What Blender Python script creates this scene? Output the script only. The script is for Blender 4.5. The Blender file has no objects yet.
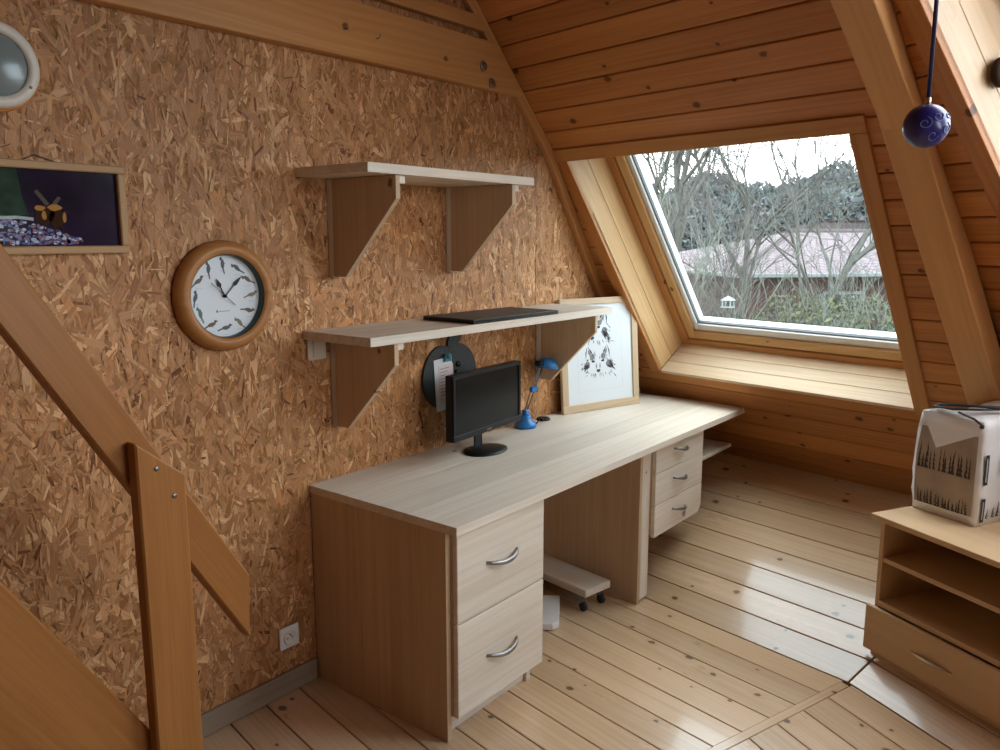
import bpy, bmesh, math, random
import numpy as np
from mathutils import Vector, Matrix

# ------------------------------------------------------------------ camera, world, lights, exposure
sc = bpy.context.scene
COL = sc.collection
random.seed(7)
FPX, HORIZON = 809.0, 238.0
PITCH = math.atan((375 - HORIZON) / FPX)
YAW = math.atan(650 / math.hypot(FPX, 375 - HORIZON))
CAM = Vector((2.28, 0.0, 1.62))
FW = Vector((-math.sin(YAW) * math.cos(PITCH), math.cos(YAW) * math.cos(PITCH), -math.sin(PITCH)))
RT = Vector((math.cos(YAW), math.sin(YAW), 0))
UP = RT.cross(FW)
cam_d = bpy.data.cameras.new('camera'); cam = bpy.data.objects.new('camera', cam_d); COL.objects.link(cam)
cam_d.sensor_width = 36.0; cam_d.lens = FPX / 1000 * 36.0; cam_d.clip_start = 0.05; cam_d.clip_end = 500
cam.matrix_world = Matrix(((RT.x, UP.x, -FW.x, CAM.x), (RT.y, UP.y, -FW.y, CAM.y), (RT.z, UP.z, -FW.z, CAM.z), (0, 0, 0, 1)))
sc.camera = cam
sc.view_settings.view_transform = 'Standard'; sc.view_settings.look = 'None'
sc.view_settings.gamma = 1; sc.view_settings.use_curve_mapping = False
sc.view_settings.exposure = 1.72

SKY = 3.0          # overcast daylight
world = bpy.data.worlds.new('overcast_sky'); sc.world = world; world.use_nodes = True
wn = world.node_tree; wn.nodes.clear()
w_out = wn.nodes.new('ShaderNodeOutputWorld'); w_bg = wn.nodes.new('ShaderNodeBackground')
w_tc = wn.nodes.new('ShaderNodeTexCoord'); w_no = wn.nodes.new('ShaderNodeTexNoise'); w_rp = wn.nodes.new('ShaderNodeValToRGB')
w_no.inputs['Scale'].default_value = 3.2; w_no.inputs['Detail'].default_value = 6
w_rp.color_ramp.elements[0].position = .38; w_rp.color_ramp.elements[0].color = (.62, .78, .92, 1)
w_rp.color_ramp.elements[1].position = .58; w_rp.color_ramp.elements[1].color = (.95, .98, 1.0, 1)
wn.links.new(w_tc.outputs['Generated'], w_no.inputs['Vector']); wn.links.new(w_no.outputs['Fac'], w_rp.inputs['Fac'])
wn.links.new(w_rp.outputs['Color'], w_bg.inputs['Color']); wn.links.new(w_bg.outputs[0], w_out.inputs[0])
w_bg.inputs['Strength'].default_value = SKY

# ------------------------------------------------------------------ room axes
GA = math.radians(-10.545)                 # the roof sector behind the desk
UA = Vector((math.cos(GA), math.sin(GA), 0)); VA = Vector((-math.sin(GA), math.cos(GA), 0))
GB = GA - math.radians(18.5)               # the next sector to the right
UB = Vector((math.cos(GB), math.sin(GB), 0)); VB = Vector((-math.sin(GB), math.cos(GB), 0))
ZV = Vector((0, 0, 1))
VK, ZK = 3.20, 2.02                        # kink line of the roof, above the foot of the ramp
PB = UA * 1.007 + VA * VK                  # floor corner shared by the two sectors
LOW, UPP, RAMP = math.radians(55), math.radians(44.7), math.radians(20)
ANG_B = math.radians(50)

def pix(x, y, depth):                      # a point seen in direction (x, y), at a real distance
    return CAM + (FW + RT * ((x - 500) / FPX) + UP * ((375 - y) / FPX)) * depth

# ------------------------------------------------------------------ object helpers
WM = {}
def frame(o, x, y):
    x = Vector(x).normalized(); y = Vector(y); z = x.cross(y).normalized(); y = z.cross(x)
    o = Vector(o)
    return Matrix(((x.x, y.x, z.x, o.x), (x.y, y.y, z.y, o.y), (x.z, y.z, z.z, o.z), (0, 0, 0, 1)))
I4 = Matrix.Identity(4)
def put(ob, M=None, parent=None):
    M = M.copy() if M is not None else I4.copy()
    COL.objects.link(ob); WM[ob.name] = M
    if parent is not None:
        ob.parent = parent; ob.matrix_basis = WM[parent.name].inverted() @ M
    else:
        ob.matrix_basis = M
    return ob
def tag(o, label=None, cat=None, group=None, kind=None):
    if label: o['label'] = label
    if cat: o['category'] = cat
    if group: o['group'] = group
    if kind: o['kind'] = kind
    return o
def thing(name, M, label, cat, group=None):
    return tag(put(bpy.data.objects.new(name, None), M), label, cat, group)
def struct_root(name, label=None):
    return tag(put(bpy.data.objects.new(name, None)), label, None, None, 'structure')
def mesh_ob(name, me, mat, M=None, parent=None, smooth=False):
    if mat is not None and not me.materials: me.materials.append(mat)
    if smooth:
        for p in me.polygons: p.use_smooth = True
    return put(bpy.data.objects.new(name, me), M, parent)
def bm_mesh(bm, name='m'):
    bmesh.ops.recalc_face_normals(bm, faces=bm.faces)
    me = bpy.data.meshes.new(name); bm.to_mesh(me); bm.free(); return me
def do_bevel(bm, b, seg=1):
    if b > 0: bmesh.ops.bevel(bm, geom=list(bm.edges), offset=b, segments=seg, affect='EDGES', profile=.5)
def box_bm(bm, lo, hi):
    vs = [bm.verts.new((x, y, z)) for z in (lo[2], hi[2]) for y in (lo[1], hi[1]) for x in (lo[0], hi[0])]
    for f in ((0, 2, 3, 1), (4, 5, 7, 6), (0, 1, 5, 4), (2, 6, 7, 3), (0, 4, 6, 2), (1, 3, 7, 5)):
        bm.faces.new([vs[i] for i in f])
def prism_bm(bm, poly, t0, t1):
    a = [bm.verts.new((p[0], p[1], t0)) for p in poly]; b = [bm.verts.new((p[0], p[1], t1)) for p in poly]
    bm.faces.new(a[::-1]); bm.faces.new(b)
    n = len(poly)
    for i in range(n): bm.faces.new((a[i], a[(i + 1) % n], b[(i + 1) % n], b[i]))
def box(name, lo, hi, mat, parent=None, M=I4, grain='x', bev=.002, seg=1, smooth=False):
    """box lo..hi in the frame M; its own local x axis runs along the grain"""
    lo, hi = Vector(lo), Vector(hi); c = (lo + hi) / 2; h = (hi - lo) / 2
    if grain == 'x': R = I4; hh = h
    elif grain == 'y': R = Matrix(((0, -1, 0, 0), (1, 0, 0, 0), (0, 0, 1, 0), (0, 0, 0, 1))); hh = Vector((h.y, h.x, h.z))
    else: R = Matrix(((0, 0, -1, 0), (0, 1, 0, 0), (1, 0, 0, 0), (0, 0, 0, 1))); hh = Vector((h.z, h.y, h.x))
    bm = bmesh.new(); box_bm(bm, -hh, hh); do_bevel(bm, min(bev, min(hh) * .6), seg)
    return mesh_ob(name, bm_mesh(bm), mat, M @ Matrix.Translation(c) @ R, parent, smooth)
def prism(name, poly, t0, t1, mat, parent=None, M=I4, bev=0.0, smooth=False, seg=1):
    bm = bmesh.new(); prism_bm(bm, poly, t0, t1); do_bevel(bm, bev, seg)
    return mesh_ob(name, bm_mesh(bm), mat, M, parent, smooth)
def lathe_bm(bm, prof, seg=32):
    rings = []
    for r, z in prof:
        if r < 1e-6: rings.append([bm.verts.new((0, 0, z))])
        else: rings.append([bm.verts.new((r * math.cos(2 * math.pi * k / seg), r * math.sin(2 * math.pi * k / seg), z)) for k in range(seg)])
    for a, b in zip(rings, rings[1:]):
        for k in range(seg):
            k2 = (k + 1) % seg
            if len(a) == 1 and len(b) == 1: continue
            if len(a) == 1: bm.faces.new((a[0], b[k], b[k2]))
            elif len(b) == 1: bm.faces.new((a[k], a[k2], b[0]))
            else: bm.faces.new((a[k], a[k2], b[k2], b[k]))
def lathe(name, prof, mat, parent=None, M=I4, seg=32, smooth=True):
    bm = bmesh.new(); lathe_bm(bm, prof, seg)
    o = mesh_ob(name, bm_mesh(bm), mat, M, parent, smooth)
    return o
def tube_bm(bm, pts, rad, seg=8, flat=1.0):
    pts = [Vector(p) for p in pts]; rings = []
    for i, p in enumerate(pts):
        d = (pts[min(i + 1, len(pts) - 1)] - pts[max(i - 1, 0)]).normalized()
        a = d.cross(Vector((0, 0, 1)) if abs(d.z) < .9 else Vector((1, 0, 0))).normalized(); b = d.cross(a)
        r = rad(i / (len(pts) - 1)) if callable(rad) else rad
        rings.append([bm.verts.new(p + a * (math.cos(2 * math.pi * k / seg) * r) + b * (math.sin(2 * math.pi * k / seg) * r * flat)) for k in range(seg)])
    for r1, r2 in zip(rings, rings[1:]):
        for k in range(seg): bm.faces.new((r1[k], r1[(k + 1) % seg], r2[(k + 1) % seg], r2[k]))
    bm.faces.new(rings[0][::-1]); bm.faces.new(rings[-1])
def tube(name, pts, rad, mat, parent=None, M=I4, seg=8, flat=1.0):
    bm = bmesh.new(); tube_bm(bm, pts, rad, seg, flat)
    return mesh_ob(name, bm_mesh(bm), mat, M, parent, True)

# ------------------------------------------------------------------ materials
def new_mat(name):
    m = bpy.data.materials.new(name); m.use_nodes = True
    nt = m.node_tree; b = nt.nodes['Principled BSDF']; return m, nt, b
def plain(name, col, rough=.5, metal=0.0, noise=0.0, nscale=40, coat=0.0, spec=.5):
    m, nt, b = new_mat(name)
    b.inputs['Roughness'].default_value = rough; b.inputs['Metallic'].default_value = metal
    b.inputs['Coat Weight'].default_value = coat; b.inputs['Specular IOR Level'].default_value = spec
    if noise > 0:
        tc = nt.nodes.new('ShaderNodeTexCoord'); n = nt.nodes.new('ShaderNodeTexNoise'); r = nt.nodes.new('ShaderNodeValToRGB')
        n.inputs['Scale'].default_value = nscale; n.inputs['Detail'].default_value = 5
        r.color_ramp.elements[0].position = .3; r.color_ramp.elements[1].position = .7
        r.color_ramp.elements[0].color = tuple(c * (1 - noise) for c in col) + (1,)
        r.color_ramp.elements[1].color = tuple(min(1, c * (1 + noise)) for c in col) + (1,)
        nt.links.new(tc.outputs['Object'], n.inputs['Vector']); nt.links.new(n.outputs['Fac'], r.inputs['Fac']); nt.links.new(r.outputs['Color'], b.inputs['Base Color'])
    else:
        b.inputs['Base Color'].default_value = tuple(col) + (1,)
    return m
def wood(name, c_light, c_dark, c_knot, rough=.45, ring=55.0, knots=.35, coat=0.0, var=.16, bump=.15, coat_rough=.15, fine=.45, wear=0.0, spec=.28):
    """boards: grain along the object's local x, each object with its own offset and tone"""
    m, nt, b = new_mat(name); L = nt.links.new
    def N(t, **kw):
        n = nt.nodes.new(t)
        for k, v in kw.items(): setattr(n, k, v)
        return n
    def math_n(op, a, c, clamp=False):
        n = N('ShaderNodeMath', operation=op); n.use_clamp = clamp
        for i, s in enumerate((a, c)):
            if s is None: continue
            if isinstance(s, (int, float)): n.inputs[i].default_value = s
            else: L(s, n.inputs[i])
        return n.outputs[0]
    tc = N('ShaderNodeTexCoord'); oi = N('ShaderNodeObjectInfo')
    cmb = N('ShaderNodeCombineXYZ')
    L(math_n('MULTIPLY', oi.outputs['Random'], 37.0), cmb.inputs[0]); L(math_n('MULTIPLY', oi.outputs['Random'], 11.3), cmb.inputs[1]); L(math_n('MULTIPLY', oi.outputs['Random'], 23.7), cmb.inputs[2])
    add = N('ShaderNodeVectorMath', operation='ADD'); L(tc.outputs['Object'], add.inputs[0]); L(cmb.outputs[0], add.inputs[1]); vec = add.outputs[0]
    def scaled(s):
        n = N('ShaderNodeVectorMath', operation='MULTIPLY'); L(vec, n.inputs[0]); n.inputs[1].default_value = s; return n.outputs[0]
    def noise(s, detail=2.0, rough_=.5):
        n = N('ShaderNodeTexNoise'); n.inputs['Scale'].default_value = 1.0; n.inputs['Detail'].default_value = detail; n.inputs['Roughness'].default_value = rough_
        L(scaled(s), n.inputs['Vector']); return n.outputs['Fac']
    # knots
    vo = N('ShaderNodeTexVoronoi', voronoi_dimensions='2D'); vo.inputs['Scale'].default_value = 1.0; kw = N('ShaderNodeTexNoise'); kw.inputs['Scale'].default_value = 55.0; kw.inputs['Detail'].default_value = 2.0; L(vec, kw.inputs['Vector'])
    kj = N('ShaderNodeVectorMath', operation='MULTIPLY_ADD'); L(kw.outputs['Color'], kj.inputs[0]); kj.inputs[1].default_value = (.09, .09, 0); L(scaled((6.0, 8.0, 8.0)), kj.inputs[2])
    L(kj.outputs[0], vo.inputs['Vector'])
    sep = N('ShaderNodeSeparateColor'); L(vo.outputs['Color'], sep.inputs[0])
    keep = math_n('LESS_THAN', sep.outputs[0], knots)
    size = math_n('ADD', math_n('MULTIPLY', sep.outputs[1], .085), .025)
    kd = math_n('DIVIDE', vo.outputs['Distance'], size)
    kn = math_n('MULTIPLY', math_n('SUBTRACT', 1.25, kd, True), keep)
    kn = math_n('MINIMUM', math_n('MULTIPLY', kn, 2.2), 1.0)
    halo = math_n('MULTIPLY', math_n('SUBTRACT', 1.0, math_n('MULTIPLY', kd, .28), True), keep)
    # growth rings, bent round the knots
    sp = N('ShaderNodeSeparateXYZ'); L(vec, sp.inputs[0])
    warp = noise((.45, 3.2, 3.2), 2.0)
    yb = math_n('ADD', sp.outputs[1], math_n('MULTIPLY', math_n('SUBTRACT', warp, .5), .16))
    yb = math_n('ADD', yb, math_n('MULTIPLY', halo, .020))
    cb = N('ShaderNodeCombineXYZ'); L(math_n('MULTIPLY', sp.outputs[0], .55), cb.inputs[0]); L(math_n('MULTIPLY', yb, ring * 1.5), cb.inputs[1]); L(math_n('MULTIPLY', sp.outputs[2], ring * 1.2), cb.inputs[2])
    nb = N('ShaderNodeTexNoise'); nb.inputs['Scale'].default_value = 1.0; nb.inputs['Detail'].default_value = 2.5; L(cb.outputs[0], nb.inputs['Vector'])
    band = math_n('MULTIPLY', math_n('SUBTRACT', nb.outputs['Fac'], .34, True), 2.6, True)
    fin = noise((5.0, 190.0, 190.0), 3.0, .6)
    broad = noise((1.1, 7.0, 7.0), 3.0)
    f = math_n('ADD', math_n('MULTIPLY', band, .58), math_n('MULTIPLY', math_n('SUBTRACT', fin, .5), fine * 1.6))
    f = math_n('ADD', f, math_n('MULTIPLY', math_n('SUBTRACT', broad, .42), 1.1), True)
    mix = N('ShaderNodeMix', data_type='RGBA'); L(f, mix.inputs[0]); mix.inputs[6].default_value = tuple(c_light) + (1,); mix.inputs[7].default_value = tuple(c_dark) + (1,)
    mh = N('ShaderNodeMix', data_type='RGBA'); L(math_n('MULTIPLY', halo, .30), mh.inputs[0]); L(mix.outputs[2], mh.inputs[6]); mh.inputs[7].default_value = tuple(c_dark) + (1,)
    mk = N('ShaderNodeMix', data_type='RGBA'); L(math_n('MULTIPLY', kn, .85), mk.inputs[0]); L(mh.outputs[2], mk.inputs[6]); mk.inputs[7].default_value = tuple(c_knot) + (1,)
    hs = N('ShaderNodeHueSaturation'); L(mk.outputs[2], hs.inputs['Color'])
    L(math_n('ADD', math_n('MULTIPLY', oi.outputs['Random'], 2 * var), 1 - var), hs.inputs['Value'])
    col = hs.outputs['Color']
    L(col, b.inputs['Base Color'])
    b.inputs['Coat Weight'].default_value = coat; b.inputs['Coat Roughness'].default_value = coat_rough; b.inputs['Specular IOR Level'].default_value = spec
    if wear > 0:
        wr = noise((2.0, 5.0, 5.0), 4.0, .6)
        L(math_n('ADD', math_n('MULTIPLY', wr, wear), rough - wear * .5), b.inputs['Roughness'])
    else:
        b.inputs['Roughness'].default_value = rough
    bp = N('ShaderNodeBump'); bp.inputs['Strength'].default_value = bump; bp.inputs['Distance'].default_value = .002
    L(math_n('ADD', fin, math_n('MULTIPLY', band, .5)), bp.inputs['Height']); L(bp.outputs[0], b.inputs['Normal'])
    return m

M = {}
M['pine'] = wood('varnished_pine', (.56, .245, .078), (.36, .125, .034), (.085, .024, .008), rough=.42, knots=.26, ring=45, var=.16)
M['pine_beam'] = wood('pine_beam', (.56, .275, .100), (.43, .185, .058), (.14, .045, .015), rough=.45, knots=.10, ring=36, var=.05)
M['rafter'] = wood('rafter_pine', (.70, .385, .160), (.58, .29, .11), (.18, .07, .025), rough=.45, knots=.10, ring=30, var=.03)
M['reveal'] = wood('light_pine', (.66, .42, .20), (.50, .285, .12), (.15, .055, .02), rough=.4, knots=.22, ring=50, var=.06)
M['sill'] = wood('pale_pine', (.70, .535, .36), (.57, .40, .24), (.22, .11, .055), rough=.4, knots=.24, ring=60, var=.06)
M['floor'] = wood('floor_pine', (.67, .475, .295), (.51, .325, .175), (.085, .04, .02), rough=.30, knots=.34, ring=70, var=.13, wear=.16, bump=.12, coat=.7, coat_rough=.10, spec=.4)
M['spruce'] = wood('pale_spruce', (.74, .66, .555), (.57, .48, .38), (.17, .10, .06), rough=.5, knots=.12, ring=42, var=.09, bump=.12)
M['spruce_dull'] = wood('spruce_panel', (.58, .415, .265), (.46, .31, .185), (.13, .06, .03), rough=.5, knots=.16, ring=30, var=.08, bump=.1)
M['oak'] = wood('brown_stair_wood', (.37, .155, .040), (.27, .102, .024), (.14, .05, .015), rough=.42, knots=.0, ring=20, var=.03, fine=.9, spec=.3)
M['beech'] = wood('beech_board', (.69, .485, .285), (.62, .42, .235), (.45, .27, .13), rough=.42, knots=.0, ring=26, var=.02, fine=.35, bump=.03)
M['skirting'] = wood('grey_skirting_wood', (.33, .25, .18), (.24, .175, .12), (.12, .07, .04), rough=.5, knots=.05, ring=40, var=.03)
M['frame_wood'] = wood('ash_frame_wood', (.60, .45, .30), (.48, .345, .215), (.30, .18, .09), rough=.5, knots=.0, ring=60, var=.04)
M['frame_brown'] = wood('light_brown_frame_wood', (.50, .30, .145), (.40, .225, .10), (.30, .18, .09), rough=.5, knots=.0, ring=60, var=.04)
M['clock_wood'] = wood('clock_wood', (.42, .185, .055), (.30, .115, .03), (.2, .08, .03), rough=.38, knots=.0, ring=20, var=.02)
M['white'] = plain('white_plastic', (.80, .80, .78), .35)
M['ivory'] = plain('ivory_plastic', (.72, .66, .56), .4)
M['alu'] = plain('white_painted_metal', (.78, .80, .80), .35)
M['seal'] = plain('grey_rubber_seal', (.10, .11, .11), .6)
M['black'] = plain('black_plastic', (.008, .008, .009), .35, spec=.25)
M['screen'] = plain('black_screen', (.005, .006, .006), .25, spec=.18)
M['laptop'] = plain('dark_grey_laptop', (.045, .043, .042), .5, spec=.25)
M['blue'] = plain('blue_plastic', (.02, .19, .52), .3)
M['steel'] = plain('brushed_steel', (.33, .32, .31), .42, 1.0)
M['darksteel'] = plain('dark_steel', (.20, .20, .20), .4, 1.0)
M['slate'] = plain('slate_board', (.022, .026, .028), .55, 0, .25, 60)
M['paper'] = plain('white_paper', (.70, .73, .755), .6)
M['pinkpaper'] = plain('pink_paper', (.74, .62, .62), .6)
M['teal'] = plain('teal_plastic', (.04, .22, .26), .4)
M['ink'] = plain('black_ink', (.035, .038, .042), .7)
M['ink_grey'] = plain('grey_ink', (.22, .23, .24), .7)
M['darkgreen'] = plain('dark_green_rim', (.012, .035, .028), .3)
M['rubber'] = plain('black_rubber', (.02, .02, .02), .6)
M['bolt'] = plain('zinc_bolt', (.42, .40, .36), .35, 1.0)
M['greyglass'] = plain('frosted_grey_glass', (.20, .235, .23), .18)
M['bauble'] = plain('cobalt_glass', (.022, .018, .16), .3, 0, .5, 12, coat=.15)
M['bauble_line'] = plain('glitter_blue', (.16, .20, .55), .35)
M['ribbon'] = plain('navy_ribbon', (.012, .014, .075), .45)
M['gold'] = plain('gold_cap', (.75, .55, .25), .3, 1.0)
M['knob'] = plain('dark_walnut', (.035, .018, .009), .6, spec=.1)
M['bag'] = plain('white_bag_film', (.88, .885, .90), .35, 0, .05, 9)
M['bag_tan'] = plain('beige_bag_patch', (.42, .34, .27), .4, 0, .22, 8)
M['bag_print'] = plain('brown_black_print', (.06, .045, .035), .6)
M['strap'] = plain('dark_strap', (.02, .028, .032), .5)
M['shade'] = plain('dark_backing', (.10, .045, .018), .8)
M['plainwall'] = plain('plain_pine_wall', (.34, .15, .055), .5, 0, .18, 3)
M['gap'] = plain('dark_joint', (.035, .016, .008), .8)
def glass_mat():
    m, nt, b = new_mat('window_glass'); nt.nodes.remove(b)
    out = nt.nodes['Material Output']; tr = nt.nodes.new('ShaderNodeBsdfTransparent'); gl = nt.nodes.new('ShaderNodeBsdfGlossy'); fr = nt.nodes.new('ShaderNodeFresnel'); mx = nt.nodes.new('ShaderNodeMixShader')
    tr.inputs[0].default_value = (.81, .835, .83, 1); gl.inputs['Roughness'].default_value = .02; fr.inputs[0].default_value = 1.35
    ge = nt.nodes.new('ShaderNodeNewGeometry'); iv = nt.nodes.new('ShaderNodeMath'); iv.operation = 'SUBTRACT'; iv.inputs[0].default_value = 1.0
    mu = nt.nodes.new('ShaderNodeMath'); mu.operation = 'MULTIPLY'; nt.links.new(ge.outputs['Backfacing'], iv.inputs[1]); nt.links.new(iv.outputs[0], mu.inputs[0]); nt.links.new(fr.outputs[0], mu.inputs[1]); nt.links.new(mu.outputs[0], mx.inputs[0]); nt.links.new(tr.outputs[0], mx.inputs[1]); nt.links.new(gl.outputs[0], mx.inputs[2]); nt.links.new(mx.outputs[0], out.inputs[0])
    return m
M['glass'] = glass_mat()
def flake_mat():
    m, nt, b = new_mat('osb_flakes'); L = nt.links.new
    at = nt.nodes.new('ShaderNodeAttribute'); at.attribute_name = 'tone'
    uv = nt.nodes.new('ShaderNodeUVMap'); uv.uv_map = 'grain'
    no = nt.nodes.new('ShaderNodeTexNoise'); no.inputs['Scale'].default_value = 1.0; no.inputs['Detail'].default_value = 3
    L(uv.outputs[0], no.inputs['Vector'])
    mr = nt.nodes.new('ShaderNodeMapRange'); mr.inputs[1].default_value = .25; mr.inputs[2].default_value = .75; mr.inputs[3].default_value = .72; mr.inputs[4].default_value = 1.22
    L(no.outputs['Fac'], mr.inputs[0])
    hs = nt.nodes.new('ShaderNodeHueSaturation'); L(at.outputs['Color'], hs.inputs['Color']); L(mr.outputs[0], hs.inputs['Value']); L(hs.outputs[0], b.inputs['Base Color'])
    b.inputs['Roughness'].default_value = .5; b.inputs['Specular IOR Level'].default_value = .2
    return m
M['flakes'] = flake_mat()
M['osb_base'] = plain('osb_board', (.34, .165, .062), .6, 0, .35, 55, spec=.1)

# ------------------------------------------------------------------ room shell
# left partition wall (x = 0) faced with OSB sheets
UL = lambda v: -.18617 * v                               # u of the partition wall at v
def wall_prof(v):                                        # roof height over v in sector A
    return ZK - (v - VK) * math.tan(LOW) if v >= VK else ZK + (VK - v) * math.tan(UPP)
CV = math.cos(GA)
VRAMP = VK + ZK / (math.tan(LOW) + math.tan(RAMP)); ZRAMP = (VRAMP - VK) * math.tan(RAMP)
CEIL = 3.35
VTOP = VK - (CEIL - ZK) / math.tan(UPP)
wall_left = struct_root('wall_left')
prof = [(-2.2, -.05), (VK / CV, -.05), (VRAMP / CV, ZRAMP - .03), (VK / CV, ZK), (VTOP / CV, CEIL), (-2.2, CEIL)]
WALLM = frame((0, 0, 0), (0, 1, 0), (0, 0, 1))           # local x = world y, local y = world z, local z = world x
prism('wall_board', prof, -.08, -.012, M['osb_base'], wall_left, WALLM)
seams = [-2.2, -1.85, .65, 3.15, VRAMP / CV]
def clip_poly(poly, x0, x1):
    def half(pl, c, s):
        out = []
        for i, p in enumerate(pl):
            q = pl[(i + 1) % len(pl)]; dp, dq = s * (p[0] - c), s * (q[0] - c)
            if dp >= 0: out.append(p)
            if dp * dq < 0:
                t = dp / (dp - dq); out.append((c, p[1] + (q[1] - p[1]) * t))
        return out
    return half(half(poly, x0, 1), x1, -1)
for a, b_ in zip(seams, seams[1:]):
    prism('osb_sheet', clip_poly(prof, a + .0012, b_ - .0012), -.012, 0, M['osb_base'], wall_left, WALLM)
# the pressed flakes on the face of the sheets: real slivers, too many to count
def build_flakes():
    rng = np.random.default_rng(3); n = 74000
    y = rng.uniform(-1.2, 4.2, n); z = rng.uniform(0, 2.95, n)
    zz = np.where(y * CV >= VK, ZK - (y * CV - VK) * math.tan(LOW), ZK + (VK - y * CV) * math.tan(UPP))
    keep = (z < zz + .02); y, z = y[keep], z[keep]; n = len(y)
    big = rng.random(n) < .32
    ln = np.where(big, rng.uniform(.045, .135, n), rng.uniform(.015, .065, n))
    wd = np.where(big, rng.uniform(.007, .030, n), rng.uniform(.0025, .010, n))
    ang = np.where(rng.random(n) < .62, rng.normal(math.pi / 2, .42, n), rng.uniform(0, math.pi, n))
    x = np.where(big, rng.uniform(.0002, .0016, n), rng.uniform(.0006, .0024, n))
    ca, sa = np.cos(ang), np.sin(ang)
    lx = np.stack([-ln / 2, -ln * .30, ln * .32, ln / 2, ln * .34, -ln * .32], 1) * (1 + rng.uniform(-.12, .12, (n, 6)))
    ly = np.stack([wd * rng.uniform(-.4, .4, n), -wd / 2, -wd / 2 * rng.uniform(.5, 1, n), wd * rng.uniform(-.4, .4, n), wd / 2, wd / 2 * rng.uniform(.5, 1, n)], 1)
    Y = y[:, None] + lx * ca[:, None] - ly * sa[:, None]; Zc = z[:, None] + lx * sa[:, None] + ly * ca[:, None]
    for s in seams[1:-1]:
        side = (y < s)[:, None]; Y = np.where(side & (Y > s - .001) & (np.abs(y[:, None] - s) < .2), s - .001, Y); Y = np.where(~side & (Y < s + .001) & (np.abs(y[:, None] - s) < .2), s + .001, Y)
    Zc = np.maximum(Zc, .001)
    tilt = rng.uniform(-.0006, .0006, (n, 1)); X = x[:, None] + tilt * (lx / ln[:, None]) + .0004
    co = np.stack([X, Y, Zc], 2).reshape(-1)
    me = bpy.data.meshes.new('osb_flakes'); me.vertices.add(n * 6); me.vertices.foreach_set('co', co)
    me.loops.add(n * 6); me.loops.foreach_set('vertex_index', np.arange(n * 6, dtype=np.int32))
    me.polygons.add(n); me.polygons.foreach_set('loop_start', np.arange(0, n * 6, 6, dtype=np.int32))
    me.update(calc_edges=True)
    pal = np.array([(.36, .185, .080), (.41, .225, .105), (.47, .270, .132), (.57, .365, .195), (.28, .130, .052), (.15, .062, .024), (.43, .215, .085)])
    pb = rng.choice(7, n, p=[.25, .27, .18, .06, .13, .03, .08]); pl = np.where(big, rng.choice(7, n, p=[.24, .30, .22, .11, .06, .01, .06]), pb)
    tone = pal[pl] * np.array([1.16, 1.04, .95]) * rng.uniform(.84, 1.18, (n, 1))
    at = me.color_attributes.new('tone', 'FLOAT_COLOR', 'CORNER')
    at.data.foreach_set('color', np.repeat(np.concatenate([tone, np.ones((n, 1))], 1), 6, axis=0).reshape(-1).astype(np.float32))
    uv = me.uv_layers.new(name='grain'); off = rng.uniform(0, 500, (n, 1))
    uv.data.foreach_set('uv', np.stack([lx * 14 + off, ly * 420 + off], 2).reshape(-1).astype(np.float32))
    o = mesh_ob('osb_flakes', me, M['flakes'], I4, wall_left); tag(o, 'pressed wood flakes of the board face', kind='stuff')
build_flakes()

# sloping surfaces: coordinates (a along the boards, s up the slope) from a kink-line origin
def slope_frame(origin, U, V, ang): return frame(origin, U, -V * math.cos(ang) + ZV * math.sin(ang))   # local z points into the room
FA_LOW = slope_frame(VA * VK + ZV * ZK, UA, VA, LOW)
FA_UPP = slope_frame(VA * VK + ZV * ZK, UA, VA, UPP)
FB = slope_frame(PB + ZV * ZK, UB, VB, ANG_B)
if FA_LOW.to_3x3().col[2].dot(Vector((0, -1, -1))) < 0: raise RuntimeError('slope normal')
UR_LOW = lambda v: 1.06 + .15 * (v - VK)
UR_UPP = lambda v: 1.065 + .08 * (v - VK)
TH = .018
def plank(poly, F, mat, parent, th=TH, bev=.0035, name='plank', top=0.0):
    """poly in frame F, front face at local z = top; origin moved to the plank's own middle"""
    cx = sum(p[0] for p in poly) / len(poly); cy = sum(p[1] for p in poly) / len(poly)
    return prism(name, [(p[0] - cx, p[1] - cy) for p in poly], -th, 0, mat, parent, F @ Matrix.Translation((cx, cy, top)), bev)
def quad_row(s0, s1, ul, ur, gap=.0022):
    a, b_ = s0 + gap, s1 - gap
    return [(ul(a), a), (ur(a), a), (ur(b_), b_), (ul(b_), b_)]
vl = lambda s: VK - s * math.cos(LOW); vu = lambda s: VK - s * math.cos(UPP)
OP = (-.50, .853, -1.364, -.05)                          # opening of window 1: left, right, bottom, top
# -- sector A, lower slope
wall_back = struct_root('wall_back')
SBOT = -(ZK - ZRAMP) / math.sin(LOW)
bm = bmesh.new()
uL = lambda s: UL(vl(s)); uR = lambda s: UR_LOW(vl(s)) + .05
OQ = (OP[0] - .019, OP[1] + .019, OP[2] - .019, OP[3] + .019)
for pl in ([(uL(SBOT) - .02, SBOT - .03), (uR(SBOT), SBOT - .03), (uR(OQ[2]), OQ[2]), (uL(OQ[2]) - .02, OQ[2])],
           [(uL(OQ[2]) - .02, OQ[2]), (OQ[0], OQ[2]), (OQ[0], OQ[3]), (uL(OQ[3]) - .02, OQ[3])],
           [(OQ[1], OQ[2]), (uR(OQ[2]), OQ[2]), (uR(OQ[3]), OQ[3]), (OQ[1], OQ[3])],
           [(uL(OQ[3]) - .02, OQ[3]), (uR(OQ[3]), OQ[3]), (uR(0), 0), (uL(0) - .02, 0)]):
    prism_bm(bm, pl, -.20, -TH - .002)
mesh_ob('roof_backing', bm_mesh(bm), M['gap'], FA_LOW, wall_back)
zero = lambda s: 0
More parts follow.
